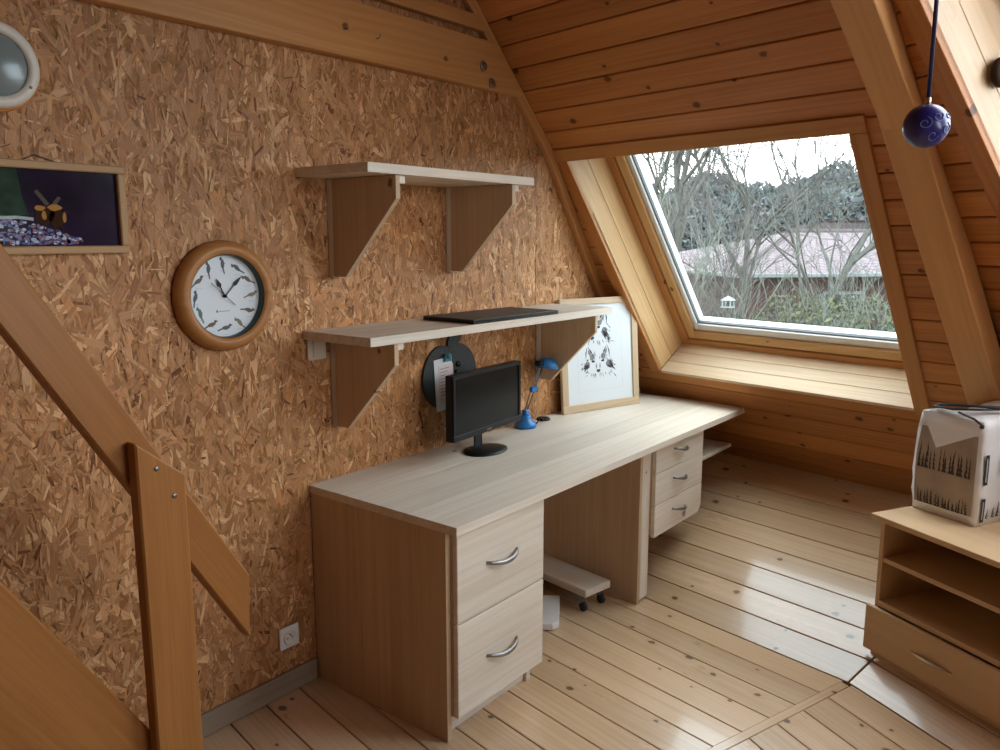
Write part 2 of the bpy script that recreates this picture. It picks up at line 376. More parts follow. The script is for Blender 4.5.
for k in range(13):
    s1, s0 = -.109 * k, max(-.109 * (k + 1), OP[2])
    if s1 - s0 < .02: continue
    plank(quad_row(s0, s1, lambda s: uL(s) + .004, lambda s: OP[0] - .002), FA_LOW, M['pine'], wall_back)
    plank(quad_row(s0, s1, lambda s: OP[1] + .002, lambda s: UR_LOW(vl(s))), FA_LOW, M['pine'], wall_back)
low_rows = [OP[2], -1.446, -1.555, -1.668, -1.785, -1.895, SBOT - .01]
for s1, s0 in zip(low_rows, low_rows[1:]):
    plank(quad_row(s0, s1, lambda s: uL(s) + .004, lambda s: UR_LOW(vl(s))), FA_LOW, M['pine'], wall_back)
# -- sector A, upper slope (ceiling)
ceiling = struct_root('ceiling')
STOP = (CEIL - ZK) / math.sin(UPP)
uLu = lambda s: UL(vu(s)); uRu = lambda s: UR_UPP(vu(s)) + .05
prism('roof_backing', [(uLu(0) - .02, 0), (uRu(0), 0), (uRu(STOP), STOP), (uLu(STOP) - .02, STOP)], -.20, -TH - .002, M['gap'], ceiling, FA_UPP)
rows = [-.001] + [.113 + .1135 * k for k in range(16)] + [STOP]
for s0, s1 in zip(rows, rows[1:]):
    plank(quad_row(s0, s1, lambda s: uLu(s) + .004, lambda s: UR_UPP(vu(s))), FA_UPP, M['pine'], ceiling)
# -- sector B slope with its own window opening
wall_right = struct_root('wall_right')
SB_BOT = -(ZK - .47) / math.sin(ANG_B); SB_TOP = (CEIL - ZK) / math.sin(ANG_B)
OB = (.275, 1.42, -1.05, .62)
bl = lambda s: -.01 + (.03 * s if s > 0 else .02 * s)
BW = 1.75
bm = bmesh.new()
OC = (OB[0] - .019, OB[1] + .019, OB[2] - .019, OB[3] + .019)
for pl in ([(-.10, SB_BOT), (BW, SB_BOT), (BW, OC[2]), (-.10, OC[2])], [(-.10, OC[2]), (OC[0], OC[2]), (OC[0], OC[3]), (-.10, OC[3])],
           [(OC[1], OC[2]), (BW, OC[2]), (BW, OC[3]), (OC[1], OC[3])], [(-.10, OC[3]), (BW, OC[3]), (BW, SB_TOP), (-.10, SB_TOP)]):
    prism_bm(bm, pl, -.20, -TH - .002)
mesh_ob('roof_backing', bm_mesh(bm), M['gap'], FB, wall_right)
k0 = -11
for k in range(-12, 13):
    s0, s1 = .1085 * k, .1085 * (k + 1)
    if s0 < SB_BOT - .1 or s1 > SB_TOP: continue
    if s1 <= OB[2] or s0 >= OB[3]: plank(quad_row(s0, s1, lambda s: -.06, lambda s: BW), FB, M['pine'], wall_right)
    else:
        plank(quad_row(s0, s1, lambda s: -.06, lambda s: OB[0] - .002), FB, M['pine'], wall_right)
        plank(quad_row(s0, s1, lambda s: OB[1] + .002, lambda s: BW), FB, M['pine'], wall_right)

# -- floor: level boards, the ramp boards, and the next sector's boards
floor = struct_root('floor')
FLOOR_A = frame((0, 0, 0), UA, VA)
prism('subfloor', [(-.2, -2.3), (6.5, -2.3), (6.5, 3.6), (-.2, 3.6)], -.10, -.022, M['gap'], floor)
SEAM = lambda v: 1.007 + .124 * (v - VK)
BWID = .1405
for k in range(25):
    v1 = VK - BWID * k; v0 = v1 - BWID
    ulf = lambda v: UL(v) + .004
    plank(quad_row(v0, v1, ulf, lambda v: SEAM(v) - .018, .0022), FLOOR_A, M['floor'], floor, .02, .002)
RAMP_A = frame(VA * VK, UA, VA * math.cos(RAMP) + ZV * math.sin(RAMP))
RL = (VRAMP - VK) / math.cos(RAMP)
vr = lambda s: VK + s * math.cos(RAMP)
prism('subfloor', [(UL(VK) - .02, 0), (1.05, 0), (1.3, RL + .1), (UL(VRAMP) - .02, RL + .1)], -.12, -.022, M['gap'], floor, RAMP_A)
URR = lambda v: 1.007 + .16 * (v - VK)
for k in range(9):
    s0, s1 = .14 * k, min(.14 * (k + 1), RL + .03)
    plank(quad_row(s0, s1, lambda s: UL(vr(s)) + .004, lambda s: URR(vr(s)) - .003, .0022), RAMP_A, M['floor'], floor, .02, .002)
FLOOR_B = frame(PB, UB, VB)
seam_b = lambda v: -.105 * (-v) * -1 if False else 0
def seam_u2(v2):                                         # where the near seam runs in sector B's axes
    # seam direction in world: UA*.124 + VA
    d = UA * .124 + VA; du, dv = d.dot(UB), d.dot(VB)
    return du / dv * v2
for k in range(26):
    v1 = -BWID * k; v0 = v1 - BWID
    plank(quad_row(v0, v1, lambda v: seam_u2(v) + .018, lambda v: 3.6, .0022), FLOOR_B, M['floor'], floor, .02, .002)
RAMP_B = frame(PB, UB, VB * math.cos(RAMP) + ZV * math.sin(RAMP))
bnd = UA * .16 + VA; bnd_u2 = bnd.dot(UB) / bnd.dot(VB)
prism('subfloor', [(-.05, 0), (BW, 0), (BW, 1.5), (-.30, 1.5)], -.12, -.022, M['gap'], floor, RAMP_B)
for k in range(10):
    s0, s1 = .14 * k, .14 * (k + 1)
    plank(quad_row(s0, s1, lambda s: bnd_u2 * s * math.cos(RAMP) + .003, lambda s: BW, .0022), RAMP_B, M['floor'], floor, .02, .002)
sd = (UA * .124 + VA).normalized()                       # cover strip along the mitre
box('seam_strip', (-3.3, -.017, -.02), (-.02, .017, .0015), M['floor'], floor, frame(PB, sd, Vector((-sd.y, sd.x, 0))), 'x', .0015)

# -- remaining sectors of the round room, out of frame: slopes with openings added for fill light, ceiling, far wall
cur = PB + UB * BW; ang = GB
room_edge = [PB, cur.copy()]
fill_openings = []
for i in range(5):
    ang -= math.radians(21); U = Vector((math.cos(ang), math.sin(ang), 0)); V = Vector((-math.sin(ang), math.cos(ang), 0)); W = 1.75
    F = slope_frame(cur + ZV * ZK, U, V, ANG_B); O2 = (.25, 1.5, -1.15, .8) if i < 1 else (.4, 1.4, -.7, .5) if i == 3 else None  # unseen openings, put in for daylight from the right and behind
    bm = bmesh.new(); x0, x1 = -.25, W + .25; sb = -(ZK + .1) / math.sin(ANG_B)
    for pl in [[(x0, sb), (x1, sb), (x1, SB_TOP), (x0, SB_TOP)]] if O2 is None else ([(x0, sb), (x1, sb), (x1, O2[2]), (x0, O2[2])], [(x0, O2[2]), (O2[0], O2[2]), (O2[0], O2[3]), (x0, O2[3])],
               [(O2[1], O2[2]), (x1, O2[2]), (x1, O2[3]), (O2[1], O2[3])], [(x0, O2[3]), (x1, O2[3]), (x1, SB_TOP), (x0, SB_TOP)]):
        prism_bm(bm, pl, -.16, 0)
    tag(mesh_ob('wall_right', bm_mesh(bm), M['plainwall'], F), kind='structure')
    fill_openings.append((F, O2, i))
    cur = cur + U * W; room_edge.append(cur.copy())
prism('ceiling', [(-.2, -2.3), (7.5, -2.3), (7.5, 3.0), (-.2, 3.0)], CEIL, CEIL + .08, M['plainwall']); tag(bpy.data.objects['ceiling.001'], kind='structure')
box('wall_front', (-.2, -2.4, -.1), (7.0, -2.3, CEIL), M['plainwall']); tag(bpy.data.objects['wall_front'], kind='structure')

# -- sky portals at the two windows and the added unseen openings
def portal(F, O, off):                                   # guides the sky light through an opening
    ld = bpy.data.lights.new('sky_portal', 'AREA'); ld.shape = 'RECTANGLE'; ld.size = O[1] - O[0]; ld.size_y = O[3] - O[2]; ld.cycles.is_portal = True
    o = bpy.data.objects.new('sky_portal', ld); COL.objects.link(o)
    o.matrix_world = F @ Matrix.Translation(((O[0] + O[1]) / 2, (O[2] + O[3]) / 2, off)) @ Matrix.Rotation(math.pi, 4, 'X')
for F, O, i in fill_openings:
    if O: portal(F, O, -.17)
portal(FB, OB, -.33); portal(FA_LOW, OP, -.36)

# -- window 1
window_1 = struct_root('window_1')
def wbox(name, u0, u1, s0, s1, z0, z1, mat, grain, bev=.002, parent=None, F=FA_LOW):
    return box(name, (u0, s0, z0), (u1, s1, z1), mat, parent or window_1, F, grain, bev)
l, r, b0, t0 = OP
wbox('casing', l - .068, r + .066, t0, t0 + .064, -.018, .012, M['pine_beam'], 'x')
wbox('casing', l - .068, l, b0, t0 - .001, -.018, .010, M['pine'], 'y')
wbox('casing', r, r + .066, b0 - .03, t0 - .001, -.018, .012, M['pine_beam'], 'y')
D = .235
for (a, c, nm) in ((-.118, -.002, 'a'), (-D, -.119, 'b')):
    wbox('reveal_board', l - .018, l, b0, t0, a, c, M['reveal'], 'y')
    wbox('reveal_board', r, r + .018, b0, t0, a, c, M['reveal'], 'y')
    wbox('reveal_board', l, r, t0, t0 + .018, a, c, M['reveal'], 'x')
for a, c in ((-.079, .004), (-.158, -.080), (-D, -.159)):
    wbox('sill_board', l, r, b0 - .018, b0, a, c, M['sill'], 'x')
# outer frame, sash and glazing
fw_, sw_ = .048, .052
z1 = -D
def ring(name, u0, u1, s0, s1, w, za, zb, mat, bev=.003, wb=None):
    wb = wb or w
    wbox(name, u0, u0 + w, s0, s1, za, zb, mat, 'y', bev); wbox(name, u1 - w, u1, s0, s1, za, zb, mat, 'y', bev)
    wbox(name, u0 + w, u1 - w, s1 - w, s1, za, zb, mat, 'x', bev); wbox(name, u0 + w, u1 - w, s0, s0 + wb, za, zb, mat, 'x', bev)
ring('window_frame', l - .02, r + .02, b0 - .02, t0 + .02, fw_ + .02, -D - .07, -D + .004, M['pine_beam'], wb=.052)
ring('sash', l + fw_ + .003, r - fw_ - .003, b0 + .035, t0 - fw_ - .003, sw_, -D - .06, -D - .006, M['reveal'])
gu0, gu1, gs0, gs1 = l + fw_ + sw_ + .004, r - fw_ - sw_ + .02, b0 + .035 + sw_ + .001, t0 - fw_ - sw_ + .02
ring('glazing_bar', gu0, gu1, gs0, gs1, .024, -D - .055, -D - .022, M['alu'], .002, wb=.040)
ring('seal', gu0 + .0245, gu1 - .0245, gs0 + .0405, gs1 - .0245, .006, -D - .052, -D - .034, M['seal'], .001)
ring('outer_cladding', gu0 + .006, gu1 - .006, gs0 + .020, gs1 - .006, .019, -D - .094, -D - .056, M['alu'], .002, wb=.022)
wbox('window_pane', gu0 + .0245, gu1 - .0245, gs0 + .0405, gs1 - .0245, -D - .050, -D - .044, M['glass'], 'x', 0)

# -- window 2 (only its left edge is in the picture)
window_2 = struct_root('window_2')
l2, r2, b2, t2 = OB
def w2(name, u0, u1, s0, s1, z0, z1, mat, grain, bev=.002): return box(name, (u0, s0, z0), (u1, s1, z1), mat, window_2, FB, grain, bev)
w2('casing', l2 - .072, l2, b2 - .07, t2 + .07, -.018, .012, M['pine'], 'y'); w2('casing', r2, r2 + .07, b2 - .07, t2 + .07, -.018, .012, M['pine_beam'], 'y')
w2('casing', l2, r2, t2, t2 + .07, -.018, .012, M['pine_beam'], 'x'); w2('casing', l2, r2, b2 - .07, b2, -.018, .012, M['pine_beam'], 'x')
for a, c in ((-.115, -.002), (-.26, -.116)):
    w2('reveal_board', l2 - .018, l2, b2, t2, a, c, M['sill'], 'y'); w2('reveal_board', r2, r2 + .018, b2, t2, a, c, M['sill'], 'y')
    w2('reveal_board', l2, r2, t2, t2 + .018, a, c, M['sill'], 'x'); w2('sill_board', l2, r2, b2 - .018, b2, a, c, M['sill'], 'x')
for q in ((l2 - .02, l2 + .09, b2, t2, 'y'), (r2 - .09, r2 + .02, b2, t2, 'y'), (l2 + .09, r2 - .09, b2, b2 + .09, 'x'), (l2 + .09, r2 - .09, t2 - .09, t2, 'x')):
    w2('window_frame', q[0], q[1], q[2], q[3], -.31, -.262, M['sill'], q[4])

# -- trim along the partition / roof junction, rafter between the sectors
trim_1 = struct_root('trim_1')
for (va, vb) in ((VTOP, VK), (VK, VRAMP - .05)):
    a = Vector((.0, va / CV, wall_prof(va))); b_ = Vector((.0, vb / CV, wall_prof(vb))); d = (b_ - a).normalized()
    nrm = Vector((0, d.z, -d.y));  nrm = nrm if nrm.z < 0 else -nrm
    Fm = frame(a, d, nrm)
    sgn = 1 if Fm.to_3x3().col[2].x > 0 else -1
    zz = (0.001, .034) if sgn > 0 else (-.034, -.001)
    box('trim_strip', (0.0, .004, zz[0]), ((b_ - a).length, .052, zz[1]), M['pine_beam'], trim_1, Fm, 'x', .003)
rafter = thing('rafter', I4, 'broad pine rafter running down the roof between the two window bays', 'beam')
for (va, vb, UR, Fx) in ((VTOP, VK + .012, UR_UPP, FA_UPP), (VK - .012, VRAMP + .03, UR_LOW, FA_LOW)):
    a = UA * UR(va) + VA * va + ZV * wall_prof(va); b_ = UA * UR(vb) + VA * vb + ZV * wall_prof(vb); d = (b_ - a)
    nrm = Fx.to_3x3().col[2]
    Fm = frame(a, d, nrm.cross(d)); L_ = d.length
    zc = Fm.to_3x3().col[2].dot(nrm); lo, hi = ((-.03, .075) if zc > 0 else (-.075, .03))
    box('rafter_section', (0, -.062, lo), (L_, .062, hi), M['rafter'], rafter, Fm, 'x', .004)

# -- beams on the partition wall
beam = thing('tie_beam', Matrix.Translation((0, 0, 2.235)), 'wide varnished tie beam bolted across the flake board wall', 'beam')
yb = (VK - (2.235 - ZK) / math.tan(UPP)) / CV; yt = (VK - (2.425 - ZK) / math.tan(UPP)) / CV
prism('timber', [(-2.2, 0), (yb - .045, 0), (yt - .045, .19), (-2.2, .19)], .003, .052, M['pine_beam'], beam, frame((0, 0, 2.235), (0, 1, 0), (0, 0, 1)), .003)
for y, z in ((2.700, 2.319), (2.758, 2.258)):
    Mb = frame((.052, y, z), (0, 1, 0), (0, 0, 1))
    bo = lathe('bolt', [(0, .016), (.010, .016), (.011, .006), (.021, .005), (.022, 0), (0, 0)], M['bolt'], beam, Mb, 12, False)
for y, z in ((1.955, 2.322), (2.105, 2.318)):
    tube('hook', [(.05, y, z), (.066, y, z), (.071, y, z + .004), (.072, y, z + .013)], .0020, M['darksteel'], beam, I4, 6)
yb2 = (VK - (2.46 - ZK) / math.tan(UPP)) / CV; yt2 = (VK - (2.52 - ZK) / math.tan(UPP)) / CV
bt = prism('roof_batten', [(-2.2, 0), (yb2 - .05, 0), (yt2 - .05, .055), (-2.2, .055)], .003, .040, M['pine_beam'], None, frame((0, 0, 2.462), (0, 1, 0), (0, 0, 1)), .002)
tag(bt, 'narrow pine batten above the wide bolted tie beam', 'batten')
baseboard = box('baseboard_left', (.003, -1.2, .002), (.018, 1.764, .082), M['skirting'], None, I4, 'y', .003); tag(baseboard, kind='structure')

# ------------------------------------------------------------------ desk
desk = thing('desk', Matrix.Translation((.35, 2.9, 0)), 'long pale spruce desk against the flake board wall under the shelves', 'desk')
DX, DY0, DY1, DZ = .71, 1.768, 4.065, .745
st = [.004, .125, .245, .37, .50, .62, DX]
def vwall(x): return (VRAMP if False else 0)
for i, (a, b_) in enumerate(zip(st, st[1:])):
    box('top_board', (a + .0001, DY0, DZ - .028), (b_ - .0001, DY1, DZ), M['spruce'], desk, I4, 'y', .0003)
PW = [.006, .13, .26, .40, .53, .660]
for a, b_ in zip(PW, PW[1:]):
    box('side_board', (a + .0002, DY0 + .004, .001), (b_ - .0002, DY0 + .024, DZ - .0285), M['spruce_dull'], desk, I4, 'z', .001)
box('side_board', (.006, 2.228, .001), (.640, 2.250, DZ - .0285), M['spruce'], desk, I4, 'z', .001)
box('plinth', (.60, DY0 + .026, .001), (.625, 2.227, .075), M['spruce'], desk, I4, 'y', .001)
for z0, z1 in ((.083, .404), (.409, .713)):
    dr = box('drawer_front', (.668, 1.794, z0), (.688, 2.262, z1), M['spruce'], desk, I4, 'y', .002)
    hz = .245 if z0 < .2 else .572
    pts = []
    for k in range(13):
        t = k / 12; pts.append((.688 + .030 * math.sin(math.pi * t) ** .7, 1.938 + .166 * t, hz - .010 * math.sin(math.pi * t)))
    tube('handle', pts, lambda t: .0045 + .0035 * math.sin(math.pi * t), M['steel'], dr, I4, 8, 1.2)
# drawer box behind the fronts
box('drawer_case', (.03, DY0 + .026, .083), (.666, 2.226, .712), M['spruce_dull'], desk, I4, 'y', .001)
# middle support with wide front stile
for a, b_ in zip([.006, .15, .29, .43, .56], [.15, .29, .43, .56, .648]):
    box('support_board', (a + .0002, 3.045, .001), (b_ - .0002, 3.067, DZ - .0285), M['spruce_dull'], desk, I4, 'z', .001)
box('stile', (.628, 3.068, .012), (.648, 3.140, DZ - .0285), M['spruce'], desk, I4, 'z', .0015)
# hanging drawer unit above the ramp
box('drawer_case', (.05, 3.142, .300), (.650, 3.628, DZ - .0285), M['spruce_dull'], desk, I4, 'y', .001)
for i, (z0, z1) in enumerate(((.288, .433), (.437, .582), (.586, .712))):
    if i == 0:
        poly = [(3.146, z0), (3.600, z0), (3.632, z0 + .03), (3.632, z1), (3.146, z1)]
        cy, cz = 3.389, (z0 + z1) / 2
        dr = prism('drawer_front', [(p[0] - cy, p[1] - cz) for p in poly], 0, .02, M['spruce'], desk, frame((.651, cy, cz), (0, 1, 0), (0, 0, 1)), .0015)
    else: dr = box('drawer_front', (.651, 3.146, z0), (.671, 3.632, z1), M['spruce'], desk, I4, 'y', .0015)
    pts = [(.671 + .024 * math.sin(math.pi * k / 10) ** .6, 3.315 + .135 * k / 10, (z0 + z1) / 2 + .012 + .010 * math.cos(math.pi * k / 10 + .4)) for k in range(11)]
    tube('handle', pts, lambda t: .004 + .003 * math.sin(math.pi * t), M['steel'], dr, I4, 8, 1.2)
box('unit_foot', (.60, 3.590, .278), (.622, 3.612, .2995), M['rubber'], desk)
box('side_shelf', (.05, 3.634, .520), (.640, 4.060, .540), M['spruce'], desk, I4, 'y', .0015)
box('side_shelf_support', (.02, 4.02, .36), (.24, 4.040, .5195), M['spruce_dull'], desk, I4, 'z', .0015)
for y0 in (4.020,):
    box('end_post', (.02, y0, .5405), (.24, y0 + .02, DZ - .0285), M['spruce_dull'], desk, I4, 'z', .0015)

# ------------------------------------------------------------------ wall shelves
def wall_shelf(zt, y0, y1, dep, brs, zb, label):
    root = thing('wall_shelf', Matrix.Translation((0, y0, zt)), label, 'shelf', None)
    n = 2
    for k in range(n):
        box('shelf_board', (.004 + (dep - .004) * k / n + .0002, y0, zt - .03), (.004 + (dep - .004) * (k + 1) / n - .0002, y1, zt), M['spruce'], root, I4, 'y', .0004)
    for y in brs:
        F = frame((0, y, 0), (0, 0, 1), (1, 0, 0))           # local x = up, y = away from the wall, z = along the wall
        zt2 = zt - .031
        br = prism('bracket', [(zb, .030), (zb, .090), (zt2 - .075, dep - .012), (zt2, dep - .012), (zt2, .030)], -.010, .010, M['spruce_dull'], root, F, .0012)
        box('wall_batten', (.004, y + .0105, zb - .004), (.034, y + .042, zt2), M['spruce'], br, I4, 'z', .0015)
        box('top_batten', (.035, y + .0105, zt2 - .026), (dep - .020, y + .042, zt2), M['spruce'], br, I4, 'x', .0015)
        box('edge_batten', (.004, y - .010, zb - .004), (.0295, y + .010, zt2), M['spruce'], br, I4, 'z', .0015)
    return root
wall_shelf(1.853, 1.765, 2.64, .360, (1.905, 2.525), 1.485, 'short empty pale wood wall shelf, the upper of the two above the desk')
wall_shelf(1.302, 1.768, 3.285, .348, (1.895, 3.165), .945, 'long pale wood wall shelf right over the desk with a dark laptop on it')

lap = thing('laptop', Matrix.Translation((.21, 2.56, 1.302)), 'closed flat dark grey laptop lying on the long lower shelf', 'laptop')
LF = frame((.21, 2.565, 1.3025), (0.02, 1, 0), (-1, .02, 0))
for nm, z0, z1, mt in (('laptop_base', .001, .010, 'black'), ('laptop_lid', .0105, .017, 'laptop')):
    prism(nm, [(-.272, -.135), (.272, -.135), (.272, .130), (-.272, .130)], z0, z1, M[mt], lap, LF, .002)
for sx in (-.2, .2): box('hinge', (sx - .03, .131, .004), (sx + .03, .137, .014), M['black'], lap, LF, 'x', .001)

# ------------------------------------------------------------------ monitor
ma = 1.659; mdir = Vector((math.cos(ma), math.sin(ma), 0)); mn = Vector((mdir.y, -mdir.x, 0))      # mn: towards the room
MF = frame((.185, 2.557, .745), mdir, ZV)             # local x along the screen, y up, z = mn
mon = thing('monitor', MF, 'flat black computer monitor on an oval foot on the desk', 'monitor')
W2 = .250
bm = bmesh.new(); prism_bm(bm, [(-W2, .078), (W2, .078), (W2, .345), (-W2, .345)], -.028, .006); do_bevel(bm, .004, 2)
body = mesh_ob('housing', bm_mesh(bm), M['black'], MF, mon)
for nm, q in (('bezel_top', (-W2, .329, W2, .345)), ('bezel_bottom', (-W2, .078, W2, .102)), ('bezel_side', (-W2, .102, -W2 + .018, .329)), ('bezel_side', (W2 - .018, .102, W2, .329))):
    box(nm, (q[0] + .001, q[1] + .0005, .0062), (q[2] - .001, q[3] - .0005, .0125), M['black'], body, MF, 'x', .002)
box('screen', (-W2 + .018, .102, .0062), (W2 - .018, .329, .0080), M['screen'], mon, MF, 'x', 0)
for k in range(4): box('button', (W2 - .10 + .02 * k, .083, .0126), (W2 - .09 + .02 * k, .086, .0138), M['laptop'], body, MF, 'x', .0004)
box('maker_mark', (-.018, .0865, .0126), (.018, .0925, .0130), M['darksteel'], body, MF, 'x', 0)
bm = bmesh.new(); box_bm(bm, (-.051, .014, -.030), (.001, .16, -.0285)); box_bm(bm, (-.055, .12, -.052), (.055, .26, -.0285)); do_bevel(bm, .004)
mesh_ob('stand_neck', bm_mesh(bm), M['black'], MF, mon)
bm = bmesh.new(); lathe_bm(bm, [(0, .018), (.035, .017), (.075, .012), (.098, .006), (.1, .001), (0, .001)], 40); bmesh.ops.scale(bm, vec=(1.12, .82, 1), verts=bm.verts)
mesh_ob('stand_foot', bm_mesh(bm), M['black'], frame(MF @ Vector((-.025, 0, .01)), mdir, ZV.cross(mdir)), mon, True)

# ------------------------------------------------------------------ desk lamp
lampM = Matrix.Translation((.075, 2.975, .7455))
lamp = thing('desk_lamp', lampM, 'small blue desk lamp with two thin metal arms on the desk', 'lamp')
lathe('base', [(0, .062), (.022, .060), (.027, .050), (.029, .034), (.047, .024), (.052, .014), (.052, .001), (0, .001)], M['blue'], lamp, lampM, 28)
LT = lambda x, y, z: lampM @ Vector((x, y, z))
prism('collar', [(-.014, -.014), (.014, -.014), (.014, .014), (-.014, .014)], .060, .084, M['blue'], lamp, lampM, .004)
for dy in (-.028, .012):
    tube('arm', [LT(.005, dy * .5, .078), LT(.02, dy + .098, .278)], .003, M['darksteel'], lamp, I4, 6)
box('arm_clamp', (.004, .022, .164), (.022, .070, .188), M['blue'], lamp, lampM, 'x', .003)
HF = lampM @ Matrix.Translation((.025, .132, .266)) @ Matrix.Rotation(math.radians(-8), 4, 'X')
sh = lathe('shade', [(0, .052), (.020, .050), (.038, .040), (.050, .022), (.056, 0), (.053, 0), (.047, .020), (.035, .036), (0, .046)], M['blue'], lamp, HF, 28)
lathe('bulb', [(0, .044), (.012, .040), (.016, .025), (.012, .012), (0, .008)], M['white'], sh, HF, 14)
box('switch_block', (-.018, -.080, .008), (.018, -.046, .034), M['black'], lamp, HF, 'x', .005)
tube('cord', [LT(.03, .045, .012), LT(.035, .075, .04), LT(.02, .12, .02), LT(-.01, .155, .006), LT(-.025, .17, .006)], .0032, M['black'], lamp, I4, 6)
lathe('plug_adapter', [(0, .014), (.028, .012), (.034, .006), (.034, .001), (0, .001)], M['black'], lamp, Matrix.Translation((.050, 3.155, .7455)), 20)

# ------------------------------------------------------------------ framed fox drawing leaning at the end of the desk
fa = 1.27; fe = Vector((math.cos(fa), math.sin(fa), 0)); fb = Vector((-fe.y, fe.x, 0)); ln = .08
fup = ZV * math.cos(ln) + fb * math.sin(ln)
FF = frame((.072, 3.301, .7465), fe, fup)             # local z points to the viewer
if FF.to_3x3().col[2].dot(fb) > 0: raise RuntimeError('frame normal')
art = thing('framed_drawing', FF, 'pale wooden frame with white sheet of two ink fox heads leaning at the desk end', 'picture')
FWD, FHT, fwid = .521, .576, .040
box('frame_rail', (0, 0, -.02), (FWD, fwid, 0), M['frame_wood'], art, FF, 'x', .002); box('frame_rail', (0, FHT - fwid * .8, -.02), (FWD, FHT, 0), M['frame_wood'], art, FF, 'x', .002)
box('frame_rail', (0, fwid, -.02), (fwid, FHT - fwid * .8, 0), M['frame_wood'], art, FF, 'y', .002); box('frame_rail', (FWD - fwid, fwid, -.02), (FWD, FHT - fwid * .8, 0), M['frame_wood'], art, FF, 'y', .002)
sheet = box('sheet', (fwid, fwid, -.012), (FWD - fwid, FHT - fwid * .8, -.009), M['paper'], art, FF, 'x', 0)
bm = bmesh.new()
for q in ((.11, .10, .112, .48), (.41, .10, .412, .48), (.11, .10, .412, .102), (.11, .478, .412, .48)): box_bm(bm, (q[0], q[1], -.0089), (q[2], q[3], -.0086))
mesh_ob('mount_line', bm_mesh(bm), plain('faint_mount_line', (.62, .65, .68), .7), FF, sheet)
def ink(name, polys, mat, parent, F, z):
    bm = bmesh.new()
    for pl in polys: bm.faces.new([bm.verts.new((p[0], p[1], z)) for p in pl])
    o = mesh_ob(name, bm_mesh(bm), mat, F, parent)
    if len(polys) > 1: o['kind'] = 'stuff'
    return o
def stroke(p, q, w, bend=0.0):
    p, q = Vector((p[0], p[1])), Vector((q[0], q[1])); d = q - p; n = Vector((-d.y, d.x)).normalized(); m = (p + q) / 2 + n * bend
    return [p, m - n * w / 2, q, m + n * w / 2]
def fox(cx, cy, sc_, turn, seed):
    rg = random.Random(seed); dark, grey = [], []
    def P(x, y):
        c, s = math.cos(turn), math.sin(turn); return (cx + (x * c - y * s) * sc_ * 1.35, cy + (x * s + y * c) * sc_)
    def S(lst, a, b_, w, bend=0): lst.append([(v.x, v.y) for v in stroke(P(*a), P(*b_), w * sc_, bend * sc_)])
    for sg in (-1, 1):
        S(dark, (sg * .25, .35), (sg * .62, 1.15), .10, .04 * sg); S(dark, (sg * .62, 1.15), (sg * .75, .25), .09, .05 * sg); S(grey, (sg * .42, .45), (sg * .60, .95), .22)
        S(dark, (sg * .18, .12), (sg * .42, .20), .12); S(grey, (sg * .12, .05), (sg * .10, -.42), .12)
        for k in range(16): 
            a = rg.uniform(-.75, .45); x = sg * rg.uniform(.55, .95)
            S(dark if rg.random() < .45 else grey, (x, a), (x + sg * rg.uniform(.05, .22), a - rg.uniform(.1, .35)), rg.uniform(.04, .10))
        for k in range(10): 
            x = sg * rg.uniform(.05, .55); a = rg.uniform(.15, .55); S(grey, (x, a), (x + sg * .06, a + rg.uniform(.12, .3)), .05)
    for sg in (-1, 1):
        grey.append([P(sg * (.66 + rg.uniform(.10, .22) * math.cos(a)), -.08 + rg.uniform(.16, .34) * math.sin(a)) for a in [2 * math.pi * k / 13 for k in range(13)]]); grey.append([P(sg * (.34 + .15 * math.cos(a)), .42 + .2 * math.sin(a)) for a in [2 * math.pi * k / 8 for k in range(8)]])
        dark.append([P(sg * (.30 + .11 * math.cos(a)), .13 + .07 * math.sin(a)) for a in [2 * math.pi * k / 8 for k in range(8)]])
        for k in range(12): S(dark, (sg * rg.uniform(.5, .8), rg.uniform(-.3, .15)), (sg * rg.uniform(.75, 1.0), rg.uniform(-.55, -.1)), .08)
    dark.append([P(-.13, -.50), P(0, -.62), P(.13, -.50), P(.08, -.40), P(-.08, -.40)])
    for k in range(14): 
        x = rg.uniform(-.45, .45); S(grey, (x, -.60), (x * 1.15, -.60 - rg.uniform(.1, .45)), .05)
    ink('ink_marks', dark, M['ink'], sheet, FF, -.0085); ink('ink_wash', grey, M['ink_grey'], sheet, FF, -.0087)
fox(.215, .415, .090, -.10, 5); fox(.245, .240, .080, .02, 9)
ink('signature', [[(.30 + .012 * k, .345 + .004 * (k % 2)), (.312 + .012 * k, .345), (.31 + .012 * k, .349 + .003 * (k % 2))] for k in range(5)], M['ink_grey'], sheet, FF, -.0086)

# ------------------------------------------------------------------ apple-shaped slate board with notes
AF = frame((.004, 2.522, 1.045), (0, 1, 0), (0, 0, 1))
apple = thing('slate_memo_board', AF, 'black apple-shaped memo board hanging on the wall behind the monitor', 'memo board')
pts = []
for k in range(48):
    t = 2 * math.pi * k / 48; x = math.sin(t); c = math.cos(t)
    rr = .150 * (1 - .17 * math.exp(-((t if t < math.pi else 2 * math.pi - t) / .33) ** 2) - .07 * math.exp(-((math.pi - t) / .30) ** 2))
    pts.append((x * rr * 1.12, c * rr * (1.0 if c > 0 else .98)))
prism('board', pts[::-1], .0, .012, M['slate'], apple, AF, .0015)
lf = []
for k in range(20):
    t = 2 * math.pi * k / 20; a, b_ = .062 * math.cos(t), .026 * math.sin(t) * (1 - .35 * math.cos(t)); lf.append((.036 + a * 1.15 * .62 - b_ * 1.2 * .78, .168 + a * 1.15 * .78 + b_ * 1.2 * .62))
prism('leaf', lf, .004, .014, M['slate'], apple, AF, .001)
NF = AF @ Matrix.Translation((-.045, -.025, .0125)) @ Matrix.Rotation(math.radians(4), 4, 'Z')
